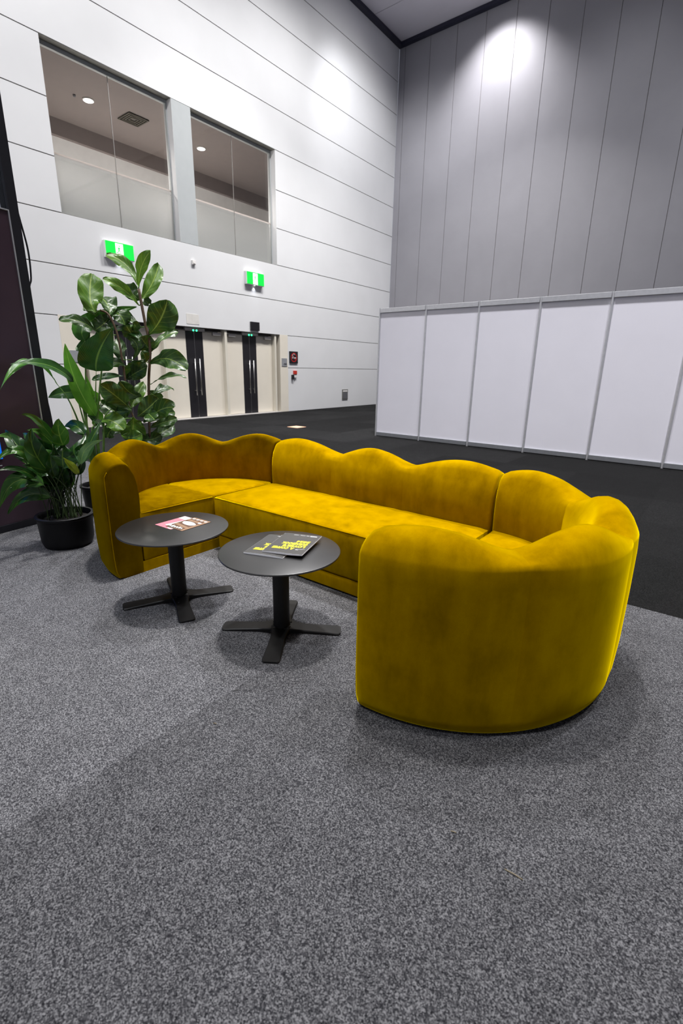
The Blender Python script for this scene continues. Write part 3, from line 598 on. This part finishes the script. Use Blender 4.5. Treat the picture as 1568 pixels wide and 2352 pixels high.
yzring(bm, .112, .140, 0, 0, x0)
q = .7071; v = [bm.verts.new((x0+.0006, y, z)) for y, z in ((-.09, .07), (-.07, .09), (.09, -.07), (.07, -.09))]; bm.faces.new(v)
obj('prohibition_ring', bm, M_RED, t)
bm = bmesh.new(); add_box(bm, .031, .0325, .0, .095, -.028, .002); add_box(bm, .031, .0325, -.08, -.035, -.028, .002)
yzring(bm, .030, .043, -.03, .055, .0322, PI*.6, PI*1.5, 12); yzring(bm, .018, .03, .0, .085, .0322, -PI*.2, PI*.9, 12)
obj('cigarette_symbol', bm, M_WHITEPL, t)
t = thing('door_control_plate', 'grey control plate on the cream door surround', 'plate', (XW, 11.165, 1.50))
box_obj('plate', (.002, .014, -.115, .115, -.12, .12), M_GREYPL, t, .003)
box_obj('key_switch', (.014, .022, -.03, .09, -.065, -.02), M_DARKGREY, t, .003)
t = thing('call_point', 'red emergency call point with white base on the wall', 'alarm', (XW, 11.615, 1.19))
box_obj('red_cover', (0, .06, -.06, .065, -.045, .065), M_REDPL, t, .008)
box_obj('white_base', (0, .045, -.045, .07, -.14, -.045), M_WHITEPL, t, .006)
bm = bmesh.new(); add_tube(bm, [(.02, -.01, -.17), (.02, -.01, -.14)], .028, 12); obj('grey_knob', bm, M_GREYPL, t)
tag(box_obj('door_release_box', (XW, XW+.06, 11.47, 11.545, .99, 1.13), M_BLACKPL, None, .006), 'small black box left of the red call point', 'box')
t = thing('wall_vent', 'small grey vent low on the white wall near the partition', 'vent', (XW, 14.26, .44))
box_obj('vent_frame', (0, .02, -.165, .165, -.18, .18), M_VENT, t, .003)
box_obj('label_strip', (.02, .022, -.13, .13, .10, .15), M_WHITEPL, t)
box_obj('grille', (.02, .026, -.13, .13, -.15, .08), M_DARKGREY, t)
t = thing('door_notice', 'grey notice plate on the cream surround behind the palm leaves', 'plate', (XW, 4.92, 1.50))
box_obj('notice_board', (.002, .014, -.115, .115, -.12, .12), M_GREYPL, t, .003)
t = thing('wall_washer', 'bright recessed lamp in the hall ceiling near the grey wall', 'light', (-7.3, 15.6, ZC))
bm = bmesh.new(); add_lathe(bm, [(.13, -.02), (.17, -.015), (.17, 0)], seg=28); obj('lamp_ring', bm, M_BLACKPL, t)
bm = bmesh.new(); add_lathe(bm, [(.12, -.03), (.12, -.012)], seg=28); obj('lamp_lens', bm, M_LAMPGLOW, t)

# glowing floor plate
t = tag(box_obj('floor_box', (-8.02, -7.70, 8.20, 8.51, 0, .006), M_ORANGE), 'orange square floor plate on the charcoal carpet', 'floor plate')

# ------------------------------------------------------------------ white exhibition partition
t = thing('partition_wall', 'row of white shell scheme panels in an aluminium frame', 'partition', (-5.66, 8.42, 0))
PW, PH, NP = 1.02, 2.48, 9
for k in range(NP):
    x0, x1 = k*PW+.02, (k+1)*PW-.02
    box_obj('panel', (x0, x1, .012, .018, .08, PH-.08), M_SHELL, t)
    box_obj('top_rail', (x0, x1, -.012, .03, PH-.085, PH-.005), M_ALU, t, .004)
    box_obj('bottom_rail', (x0, x1, -.012, .03, .012, .085), M_ALUDARK, t, .004)
for k in range(NP+1):
    bm = bmesh.new()
    pf = [(.02*math.cos(PI/8+a*PI/4), .02*math.sin(PI/8+a*PI/4)) for a in range(8)]
    vs = [[bm.verts.new((k*PW+x, .01+y, z)) for x, y in pf] for z in (0, PH)]
    for a in range(8): bm.faces.new((vs[0][a], vs[0][(a+1) % 8], vs[1][(a+1) % 8], vs[1][a]))
    bm.faces.new(vs[0][::-1]); bm.faces.new(vs[1]); obj('post', bm, M_ALU, t)

# ------------------------------------------------------------------ dark display stand at the left edge
ang = math.atan2(1.760-1.207, -4.560+4.460)
t = thing('display_stand', 'dark aubergine display stand with black frame and blue screen', 'display stand', (-4.560, 1.765, 0), ang)   # local -x runs along the stand, local -y faces the sofa
def sb(name, x0, x1, y0, y1, z0, z1, m, bev=.003): return box_obj(name, (x0, x1, y0, y1, z0, z1), m, t, bev)
sb('corner_post', -.075, 0, 0, .10, 0, 4.2, M_FRAME)
sb('front_panel', -1.70, -.085, .004, .07, .06, 2.44, M_BANNER)
sb('silver_strip', -.085, -.075, -.003, .05, .06, 2.45, M_SILVER, .001)
sb('top_strip', -1.70, -.085, -.003, .05, 2.44, 2.45, M_SILVER, .001)
sb('base_rail', -1.70, -.075, -.006, .08, 0, .06, M_FRAME)
sb('glass_pane', -1.70, -.075, .03, .036, 2.45, 4.2, M_TINT, 0)
sb('end_post', -1.78, -1.70, 0, .10, 0, 4.2, M_FRAME)
scr = sb('screen', -1.2, -.44, -.002, .004, .60, 1.36, M_BLUE, 0)
bm = bmesh.new(); add_box(bm, -1.0, -.455, -.003, -.001, .545, .552); add_box(bm, -1.0, -.49, -.003, -.001, .522, .529)
obj('caption_strip', bm, M_GREYPL, t)
bm = bmesh.new()
add_tube(bm, smooth_path([(.006, .05, 2.55), (.03, .05, 2.40), (.055, .05, 2.20), (.045, .05, 2.0), (.012, .05, 1.85), (.010, .05, 1.2), (.03, .05, .9), (.035, .05, .55), (.02, .05, .02)], 6), .007, 8)
cb = obj('cable', bm, M_FRAME, t)

# ------------------------------------------------------------------ mustard velvet sofa
HV, HC = .712, .794          # valley and crest heights
def lobe(u, n):
    i = min(int(u*n), n-1); f = u*n-i
    if n > 1:
        if i == 0: f = .20+.80*f
        if i == n-1: f = .80*f
        if n == 1: f = .2+.6*f
    return max(0.0, (math.sqrt(math.sin(PI*f)**2+.010)-.1)/.905)
def profile(p):
    H = HV+(HC-HV)*(p**1.1); zo = .698; b = .022*p**.6; c = .026*p**.6
    P = [(.016, .010), (.006, .022), (.002-b*.7, .07), (0-b, .20), (0-b, .45), (.002-b, .62), (.004-b*.9, .682), (.009-b*.8, zo)]
    P += [(d-b*q, zo+(H-zo)*f) for d, f, q in ((.020, .36, .6), (.036, .66, .4), (.058, .88, .2), (.088, 1.0, 0), (.118, .97, 0), (.144, .80, 0), (.162, .50, 0), (.174, .10, 0))]
    P += [(.186+c*.3, .672), (.193+c*.8, .61), (.195+c, .52), (.194+c*.8, .40), (.192, .20), (.192, .012)]
    return P
def sweep(name, frame, n_lobes, seg, parent, mat=None):
    """frame(u) -> (point on the outer foot line, inward unit vector, along unit vector)"""
    bm = bmesh.new(); us = [k/(n_lobes*seg) for k in range(n_lobes*seg+1)]; rings = []
    def ring(u, shrink, along):
        O, I, T = frame(u); P = profile(lobe(u, n_lobes)); cxx = sum(p[0] for p in P)/len(P)
        out = []
        for d, z in P:
            if shrink:
                vx, vz = cxx-d, min(0.0, .55-z); L = math.hypot(vx, vz) or 1; d, z = d+vx/L*shrink, z+vz/L*shrink
            out.append(bm.verts.new(O+I*d+T*along+Vector((0, 0, z))))
        return out
    rings.append(ring(0, .016, 0)); rings.append(ring(0, .006, .004)); rings.append(ring(0, .001, .014))
    rings += [ring(u, 0, 0) for u in us[1:-1]]
    rings.append(ring(1, .001, -.014)); rings.append(ring(1, .006, -.004)); rings.append(ring(1, .016, 0))
    m = len(rings[0])
    for a, b in zip(rings, rings[1:]):
        for k in range(m-1): bm.faces.new((a[k], a[k+1], b[k+1], b[k]))
        bm.faces.new((a[m-1], a[0], b[0], b[m-1]))
    bm.faces.new(rings[0]); bm.faces.new(rings[-1][::-1])
    o = obj(name, bm, mat or M_VELVET, parent, smooth_angle=55)
    ek = {tuple(sorted(e.vertices)): e for e in o.data.edges}      # the seams between the lobes stay crisp
    for q in range(1, n_lobes):
        r = (q*seg+2)*m
        for k in range(m-1):
            e = ek.get((r+k, r+k+1))
            if e: e.use_edge_sharp = True
    for e, rg in ((0, 1), (1, 1)):
        bm = bmesh.new(); O, I, T = frame(e); P = profile(lobe(e, n_lobes)); pts = []
        cxx = sum(p[0] for p in P)/len(P)
        for d, z in P:
            vx, vz = cxx-d, min(0.0, .55-z); L = math.hypot(vx, vz) or 1
            pts.append(O+I*(d+vx/L*.010)+T*(.003 if e == 0 else -.003)+Vector((0, 0, z+vz/L*.010)))
        add_tube(bm, smooth_path(pts[1:9], 3), .0022, 6); obj('piping', bm, M_VELVET, o)
    return o
def cushion(name, outline, z0, z1, parent, crown=.012, rnd=.02, mat=None):
    """upholstered block on a convex outline (list of xy, counter-clockwise)"""
    bm = bmesh.new(); cx_ = sum(p[0] for p in outline)/len(outline); cy_ = sum(p[1] for p in outline)/len(outline); n = len(outline)
    def ins(d):
        out = []
        for (x, y) in outline:
            L = math.hypot(x-cx_, y-cy_); out.append((x+(cx_-x)/L*d, y+(cy_-y)/L*d))
        return out
    layers = [(ins(.012), z0), (ins(.002), z0+.015), (ins(0), z0+.10 if z1-z0 > .2 else (z0+z1)/2), (ins(0), z1-rnd), (ins(rnd*.3), z1-rnd*.3), (ins(rnd), z1)]
    for s in (.85, .65, .4, .2): layers.append(([(cx_+(x-cx_)*s, cy_+(y-cy_)*s) for x, y in ins(rnd)], z1+crown*(1-s**2)))
    R = [[bm.verts.new((x, y, z)) for x, y in P] for P, z in layers]
    for a, b in zip(R, R[1:]):
        for k in range(n): bm.faces.new((a[k], a[(k+1) % n], b[(k+1) % n], b[k]))
    bm.faces.new(R[0][::-1]); top = bm.verts.new((cx_, cy_, z1+crown))
    for k in range(n): bm.faces.new((R[-1][k], R[-1][(k+1) % n], top))
    return obj(name, bm, mat or M_VELVET, parent, smooth_angle=50)
def piping(pts, parent, r=.0045):
    bm = bmesh.new(); add_tube(bm, pts, r, 6); return obj('piping', bm, M_VELVET, parent)

CY, RAD, SEAT = 2.145, .787, .418
def curved_section(xf, sgn, label):
    t = thing('sofa_section', label, 'sofa', (xf, CY, 0))
    def frame(u):
        th = -PI/2+PI*u; o = Vector((sgn*math.cos(th), math.sin(th), 0))
        return o*RAD, -o, Vector((-sgn*math.sin(th), math.cos(th), 0))
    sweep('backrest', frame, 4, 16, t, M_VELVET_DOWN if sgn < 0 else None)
    ri = RAD-.196
    for q in (0, 1):
        th0, th1 = (-PI/2, -.004) if q == 0 else (.004, PI/2)
        arc = [(sgn*ri*math.cos(th0+(th1-th0)*k/16), ri*math.sin(th0+(th1-th0)*k/16)) for k in range(17)]
        fl = [(sgn*.004, arc[-1][1]*.8), (sgn*.004, arc[-1][1]*.5), (sgn*.004, .003)] if q else [(sgn*.004, -.003), (sgn*.004, arc[0][1]*.5), (sgn*.004, arc[0][1]*.8)]
        base_edge = [(sgn*ri*f, .003 if q else -.003) for f in (.2, .4, .6, .8)]
        outl = (arc+fl+base_edge) if q else (arc+base_edge[::-1]+fl)
        if sgn < 0: outl = outl[::-1]
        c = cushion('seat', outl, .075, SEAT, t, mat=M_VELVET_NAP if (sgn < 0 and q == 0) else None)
        e = [(sgn*.006, (1 if q else -1)*y, SEAT-.012) for y in (.012, .2, .4, ri-.012)]
        piping(e, c)
    arc = [(sgn*(RAD-.05)*math.cos(-PI/2+PI*k/32), (RAD-.05)*math.sin(-PI/2+PI*k/32)) for k in range(33)]
    outl = [(sgn*.0, arc[0][1])]+arc+[(sgn*.0, arc[-1][1])]
    bm = bmesh.new(); a = [bm.verts.new((x+(sgn*.004), y, 0)) for x, y in arc]; b = [bm.verts.new((x+(sgn*.004), y, .074)) for x, y in arc]
    for k in range(len(arc)): bm.faces.new((a[k], a[(k+1) % 33], b[(k+1) % 33], b[k]))
    bm.faces.new(a[::-1]); bm.faces.new(b); obj('base', bm, M_VELVET, t)
    return t
curved_section(-2.868, -1, 'left curved end of the mustard velvet sofa, beside the plants')
curved_section(-.965, 1, 'right curved end of the mustard velvet sofa, nearest the camera')
t = thing('sofa_section', 'straight middle of the mustard velvet sofa, behind the coffee tables', 'sofa', (-2.852, 2.932, 0))
LX = 1.872
sweep('backrest', lambda u: (Vector((LX*u, 0, 0)), Vector((0, -1, 0)), Vector((1, 0, 0))), 3, 18, t)
bm = bmesh.new(); NX, yf, yb_ = 36, -.80, -.195
def zt(fx, fy):
    g_ = min(abs(fx-k/3) for k in (1, 2)); return SEAT+.016*(1-(2*fx-1)**6)*(1-(2*fy-1)**4)-.004*math.exp(-(g_/.006)**2)
rows = []
for i in range(NX+1):
    fx = i/NX; x = .004+(LX-.008)*fx; gr = .0025*math.exp(-(min(abs(fx-k/3) for k in (1, 2))/.006)**2); e = .014*max(0, 1-min(fx, 1-fx)*NX*1.0)
    col = [(x, yf+.014+gr, .115), (x, yf+.004+gr, .13), (x, yf+gr-.004*math.sin(PI*.3), .25), (x, yf+gr, SEAT-.02-e*.4), (x, yf+.006+gr, SEAT-.006-e*.7)]
    col += [(x, yf+.02+(yb_-yf-.02)*k/8, zt(fx, k/8)-e*.5) for k in range(9)]+[(x, yb_, .115)]
    rows.append([bm.verts.new(p) for p in col])
for a, b in zip(rows, rows[1:]):
    for k in range(len(a)-1): bm.faces.new((a[k], a[k+1], b[k+1], b[k]))
    bm.faces.new((a[-1], a[0], b[0], b[-1]))
bm.faces.new(rows[0]); bm.faces.new(rows[-1][::-1])
st = obj('seat', bm, M_VELVET, t, smooth_angle=45)
piping([(.01, yf+.005, SEAT-.012), (LX/2, yf+.004, SEAT-.010), (LX-.01, yf+.005, SEAT-.012)], st)
bm = bmesh.new(); add_box(bm, .012, LX-.012, yf+.012, -.05, .012, .108, 0, .010); obj('base', bm, M_VELVET, t, smooth_angle=40)
bm = bmesh.new(); add_box(bm, .05, LX-.05, yf+.06, -.08, 0, .012); obj('plinth', bm, M_PLINTH, t)

# ------------------------------------------------------------------ coffee tables
TZ = .450
def table_arm(L=.315):
    bm = bmesh.new(); st_ = [(.02, .052, .034), (.05, .050, .030), (.075, .043, .025), (.11, .039, .021), (.18, .040, .017), (.26, .043, .0135), (L-.022, .045, .0115), (L-.007, .041, .011), (L, .032, .0105)]
    rows = []
    for x, h_, z in st_:
        c = .004
        rows.append([bm.verts.new(p) for p in ((x, -h_, .003), (x, -h_, z-c), (x, -h_+c, z), (x, h_-c, z), (x, h_, z-c), (x, h_, .003))])
    for a, b in zip(rows, rows[1:]):
        for k in range(6): bm.faces.new((a[k], a[(k+1) % 6], b[(k+1) % 6], b[k]))
    bm.faces.new(rows[0]); bm.faces.new(rows[-1][::-1]); return bm
def coffee_table(x, y, rot, label):
    t = thing('coffee_table', label, 'table', (x, y, 0), rot, 'low round black tables')
    bm = bmesh.new(); add_lathe(bm, [(.290, TZ-.013), (.304, TZ-.010), (.307, TZ-.004), (.305, TZ-.001), (.302, TZ)], seg=96)
    obj('table_top', bm, M_TABLE, t, smooth_angle=35)
    bm = bmesh.new(); add_lathe(bm, [(.09, TZ-.020), (.09, TZ-.0135)], seg=32); obj('mounting_plate', bm, M_TABLEMETAL, t)
    bm = bmesh.new(); add_lathe(bm, [(.047, .004), (.047, .03), (.0425, .034), (.0425, TZ-.020)], seg=40); obj('column', bm, M_TABLEMETAL, t, smooth_angle=30)
    for k in range(4):
        o = obj('leg', table_arm(), M_TABLEMETAL, t, smooth_angle=30); o.rotation_euler = (0, 0, k*PI/2)
    return t
coffee_table(-1.634, 1.605, math.radians(-55), 'round black coffee table with two charcoal booklets on it')
coffee_table(-2.358, 1.472, math.radians(-27), 'round black coffee table with pink and brown leaflets on it')

# booklets, lying upside down for the camera
def title_bm():
    bm = bmesh.new()
    for s, x, y, wd in (('A', -.038, .064, .024), ('COFFEE', -.008, .064, .088), ("LOVER'S", -.084, .029, .122), ('GUIDEBOOK', -.084, -.006, .142), ('2024', -.084, -.041, .074)):
        me = text_mesh(s, .034, .0003, .0030, spacing=1.14); xs_ = [v.co.x for v in me.vertices]; ys_ = [v.co.y for v in me.vertices]
        join_mesh(bm, me, Matrix.Translation((x, y, 0)) @ Matrix.Diagonal((wd/(max(xs_)-min(xs_)), .0325/(max(ys_)-min(ys_)), 1, 1)) @ Matrix.Translation((-min(xs_), -min(ys_), 0)))
    return bm
def booklet(label, x, y, rot, z, lift):
    t = thing('booklet', label, 'booklet', (x, y, z), rot, 'charcoal booklets on the front table')
    Wd, Ht = .212, .287
    def zt_(u): return .0015+lift*(max(0, (.5-u))**2)*4    # the spine side (reader's left) rises
    def sheet(bm, za, zb, inset, wav=0):
        P = []
        for i in range(13):
            u = i/12; xx = -Wd/2+inset*(1 if i == 0 else 0)+(Wd-2*inset)*u
            P.append([bm.verts.new((xx, s*(Ht/2-inset), zz(u))) for s, zz in ((-1, za), (1, za), (1, zb), (-1, zb))])
        for a, b in zip(P, P[1:]):
            for k in range(4): bm.faces.new((a[k], a[(k+1) % 4], b[(k+1) % 4], b[k]))
        bm.faces.new(P[0]); bm.faces.new(P[-1][::-1])
    base = lambda u: lift*(max(0, .5-u)**2)*2.2
    puff = lambda u: .0062+.0035*math.sin(PI*u)
    bm = bmesh.new(); sheet(bm, lambda u: base(u)+.0006, lambda u: base(u)+puff(u), .0); obj('pages', bm, M_PAPER, t, smooth_angle=40)
    bm = bmesh.new(); sheet(bm, lambda u: base(u)+puff(u)+.0001, lambda u: base(u)+puff(u)+.0005, .0004); sheet(bm, lambda u: base(u), lambda u: base(u)+.0005, .0004)
    cv = obj('cover', bm, M_COVER, t, smooth_angle=40)
    def drape(bm):
        for v in bm.verts: u = v.co.x/Wd+.5; v.co.z += base(u)+puff(u)+.0009
        return bm
    bm = title_bm(); obj('title', drape(bm), M_YELLOW, cv)
    bm = bmesh.new()
    for (a, b, y0, y1) in ((-.088, -.050, -.126, -.113), (-.043, -.028, -.123, -.117), (-.022, .006, -.122, -.118), (.016, .044, -.122, -.118)):
        for k in range(4):
            xa, xb = a+(b-a)*k/4, a+(b-a)*(k+1)/4; bm.faces.new([bm.verts.new(p) for p in ((xa, y0, 0), (xb, y0, 0), (xb, y1, 0), (xa, y1, 0))])
    obj('small_print', drape(bm), M_WHITEINK, cv); bm = bmesh.new()
    for p, q in (((-.092, .074), (-.048, .088)), ((-.048, .088), (-.064, .092)), ((-.048, .088), (-.056, .076))):
        d = Vector((q[0]-p[0], q[1]-p[1])); nn = Vector((-d.y, d.x)).normalized()*.0014
        bm.faces.new([bm.verts.new((a[0]+s*nn.x, a[1]+s*nn.y, 0)) for a, s in ((p, 1), (q, 1), (q, -1), (p, -1))])
    obj('arrow_print', drape(bm), M_WHITEINK, cv)
    return t
booklet('charcoal booklet with yellow title lying under the other, left one', -1.690, 1.628, math.radians(-160), TZ, 0)
booklet('charcoal booklet with yellow title lying on top, right one', -1.618, 1.684, math.radians(-159), TZ+.0108, .010)

def leaflet(name, label, x, y, rot, z, mat): 
    t = thing(name, label, 'leaflet', (x, y, z), rot, 'leaflets on the rear table')
    box_obj('sheet', (-.074, .074, -.105, .105, 0, .0008), mat, t); return t
def flat(bm, pts, z): bm.faces.new([bm.verts.new((x, y, z)) for x, y in pts])
def ellipse(bm, cx, cy, rx, ry, z, n=20, rot=0, wob=0):
    flat(bm, [(cx+math.cos(rot)*rx*(1+wob*math.sin(5*a))*math.cos(a)-math.sin(rot)*ry*math.sin(a), cy+math.sin(rot)*rx*(1+wob*math.sin(5*a))*math.cos(a)+math.cos(rot)*ry*math.sin(a)) for a in [2*PI*k/n for k in range(n)]], z)
t = leaflet('leaflet', 'pink leaflet with a white end, lying under the brown one', -2.408, 1.535, math.radians(3), TZ, M_PINK)
bm = bmesh.new(); flat(bm, [(-.072, .055), (.072, .055), (.072, .103), (-.072, .103)], .0011); flat(bm, [(-.03, -.07), (.073, -.07), (.073, .055), (-.004, .055)], .00105); ellipse(bm, .05, -.088, .024, .014, .0011)
obj('white_print', bm, M_WHITEINK, t)
t = leaflet('leaflet', 'brown leaflet with white and tan print, lying on the pink one', -2.336, 1.556, math.radians(4), TZ+.0009, M_BROWN)
bm = bmesh.new(); flat(bm, [(-.073, .078), (.073, .078), (.073, .104), (-.073, .104)], .0010); flat(bm, [(.052, -.104), (.073, -.104), (.073, .078), (.052, .078)], .0010)
flat(bm, [(-.07, .044), (.03, .040), (.03, .062), (-.07, .066)], .0010); flat(bm, [(-.07, -.045), (.052, -.062), (.052, -.042), (-.07, -.022)], .0010)
obj('tan_print', bm, M_TAN, t)
bm = bmesh.new(); ellipse(bm, -.006, .008, .056, .026, .0013, 24, -.10, .05)
for k in range(4): ellipse(bm, -.052+.034*k, .084, .012, .009, .0013, 15, 0, .22)
ellipse(bm, .042, .046, .013, .010, .0013, 15, 0, .2)
obj('white_print', bm, M_WHITEINK, t)
bm = bmesh.new(); add_tube(bm, smooth_path([(-.07+.0095*k, -.083+(.013 if k % 2 else -.010)*(1.3 if k in (3, 4, 9) else .8), .0016) for k in range(13)], 5), .0032, 6)
obj('script_print', bm, M_WHITEINK, t)

# ------------------------------------------------------------------ plants
def leaf(bm, uvl, L, shape, mi_of, rnd, crinkle, rows_=18, cols=8):
    B, Cc, T, wid, face, tone = L; B, Cc, T = Vector(B), Vector(Cc), Vector(T); mi = mi_of(tone)
    Q = 2*Cc-(B+T)/2   # bezier control through the middle point
    view = (Vector((0, 0, 1.335))-Cc).normalized(); upv = Vector((0, 0, 1)); ph = rnd.uniform(0, 6.28)
    hint = (view*face+upv*(1.05-face)*(1 if view.z > -.2 else -1)+Vector((rnd.uniform(-.25, .25), rnd.uniform(-.25, .25), 0))).normalized()
    G = []
    for i in range(rows_+1):
        v = i/rows_; p = B*(1-v)**2+Q*2*v*(1-v)+T*v*v; tg = ((Q-B)*(1-v)+(T-Q)*v).normalized()
        side = tg.cross(hint)
        side = side.normalized() if side.length > 1e-4 else tg.orthogonal()
        nrm = side.cross(tg).normalized(); hw = shape(v)*wid/2
        row = []
        for j in range(cols+1):
            u = 2*j/cols-1; fold = .24*abs(u)*hw; wv = crinkle*wid*(math.sin(9*v+ph+2*u)+.5*math.sin(21*v+3*ph+u))*abs(u)**1.5
            row.append((bm.verts.new(p+side*u*hw+nrm*(fold+wv)), u, v))
        G.append(row)
    for a, b in zip(G, G[1:]):
        for j in range(cols):
            q = (a[j], a[j+1], b[j+1], b[j]); f = bm.faces.new([x[0] for x in q]); f.smooth = True; f.material_index = mi
            for lp, x in zip(f.loops, q): lp[uvl].uv = (x[1], x[2])
def foliage(leaves, shape, mats, parent, origin, mi_of, seed, crinkle=.06):
    rnd = random.Random(seed); bm = bmesh.new(); uvl = bm.loops.layers.uv.new('UVMap')
    for L in leaves: leaf(bm, uvl, L, shape, mi_of, rnd, crinkle)
    bmesh.ops.translate(bm, verts=bm.verts, vec=-Vector(origin))
    me = bpy.data.meshes.new('foliage'); bm.to_mesh(me); bm.free()
    for m in mats: me.materials.append(m)
    o = bpy.data.objects.new('foliage', me); C.objects.link(o); o.parent = parent; return o
def pot(parent, r0, r1, h_):
    bm = bmesh.new(); add_lathe(bm, [(r0*.80, 0), (r0*.93, .012), (r0, .05), (r1*.985, h_-.03), (r1, h_-.024), (r1+.008, h_-.02), (r1+.010, h_-.004), (r1+.004, h_), (r1-.012, h_), (r1-.018, h_-.02), (r1-.02, h_-.05)], seg=56)
    obj('pot', bm, M_POT, parent, smooth_angle=40)
    bm = bmesh.new(); add_lathe(bm, [(r1-.021, h_-.06), (r1-.021, h_-.045), (r1*.5, h_-.035), (.01, h_-.032)], seg=32); obj('soil', bm, M_SOIL, parent)
def ovate(v):      # fiddle shape, widest beyond the middle, blunt at the tip
    return .07+.93*math.sin(PI/2*v/.66)**1.15 if v < .66 else max(.10, math.sqrt(max(0, 1-((v-.66)/.345)**2)))
lance = lambda v: max(.02, math.sin(PI*v**.62)**.9)
blade = lambda v: max(.03, math.sin(PI*v**.68)**.8)
fo = (-4.075, 2.382, 0)
t = thing('fiddle_leaf_fig', 'tall fig plant with broad crinkled leaves behind the sofa', 'potted plant', fo)
pot(t, .15, .17, .30)
for st_, rr in zip(FICUS_STEMS, (.012, .009)):
    bm = bmesh.new(); P = [Vector(p)-Vector(fo) for p in ([(fo[0], fo[1], .27)] if rr == .012 else [(fo[0]-.01, fo[1]+.01, .27)])+list(st_)]
    add_tube(bm, smooth_path(P, 5), rr, 8); obj('stem', bm, M_BARK, t)
fol = foliage(FICUS_LEAVES, ovate, [M_FIC0, M_FIC1], t, fo, lambda q: q, 3, .13)
allp = [Vector(p) for s in FICUS_STEMS for p in smooth_path(s, 6)]
for L in FICUS_LEAVES:
    bm = bmesh.new(); b = Vector(L[0]); n_ = min(allp, key=lambda q: (q-b).length+max(0, q.z-b.z)*.4)
    add_tube(bm, [n_-Vector(fo), (n_+b)/2-Vector(fo)+Vector((0, 0, .004)), b-Vector(fo)], .004, 6)
    obj('leaf_stalk', bm, M_STALK, t)
so = (-4.42, 2.05, 0)
t = thing('strelitzia_plant', 'palm like plant with long paddle leaves between fig and display stand', 'potted plant', so)
pot(t, .15, .17, .28)
foliage(PALM_LEAVES, blade, [M_PALM0, M_PALM1, M_PALM2], t, so, lambda q: q, 4)
for P in PALM_STALKS:
    bm = bmesh.new(); a = Vector(P[0])-Vector(so); root = Vector((a.x*.25, a.y*.25, .24))
    add_tube(bm, smooth_path([root]+[Vector(p)-Vector(so) for p in P], 6), [.013-.0006*k for k in range(len(P)*6+1)][:len(P)*6+1], 8); obj('stalk', bm, M_STALK, t)
ao = (-3.815, 1.468, 0)
t = thing('aspidistra', 'low bushy plant with lance leaves in a round black pot', 'potted plant', ao)
pot(t, .180, .192, .245)
foliage(ASPIDISTRA_LEAVES, lance, [M_ASP0, M_ASP1, M_ASP2, M_ASP3], t, ao, lambda q: q, 5)
rnd = random.Random(9); bm = bmesh.new()
for k, L in enumerate(ASPIDISTRA_LEAVES):
    b = Vector(L[0])-Vector(ao); a = rnd.uniform(0, 6.28); r = rnd.uniform(.02, .12); p0 = Vector((r*math.cos(a)+b.x*.15, r*math.sin(a)+b.y*.15, .205)); p0.x = max(-.15, min(.15, p0.x)); p0.y = max(-.15, min(.15, p0.y))
    mid = p0*.5+b*.5+Vector((0, 0, .04)); mid.x = p0.x*.6+b.x*.4; mid.y = p0.y*.6+b.y*.4
    add_tube(bm, smooth_path([p0, mid, b], 6), .0032, 6)
obj('stalk', bm, M_STALKDARK, t)

# ------------------------------------------------------------------ scraps on the carpet
for (x, y, a, ln, m, lab) in ((-.409, 1.092, .3, .016, M_LINT, 'pale straw scrap on the carpet in front of the sofa'), (-1.430, 1.106, 1.0, .018, M_LINTD, 'dark scrap on the carpet in front of the table'), (-1.337, .930, .4, .014, M_LINT, 'tiny pale scrap on the carpet left of the sofa corner'), (-.24, 1.08, .05, .05, M_LINT, 'thin straw thread on the carpet right of the pale scrap')):
    bm = bmesh.new(); d = Vector((math.cos(a), math.sin(a), 0))*ln; add_tube(bm, [(0, 0, .002), d*.5+Vector((0, 0, .004)), d+Vector((0, 0, .002))], .0014, 6)
    tag(obj('lint', bm, m, loc=(x, y, 0)), lab, 'lint')
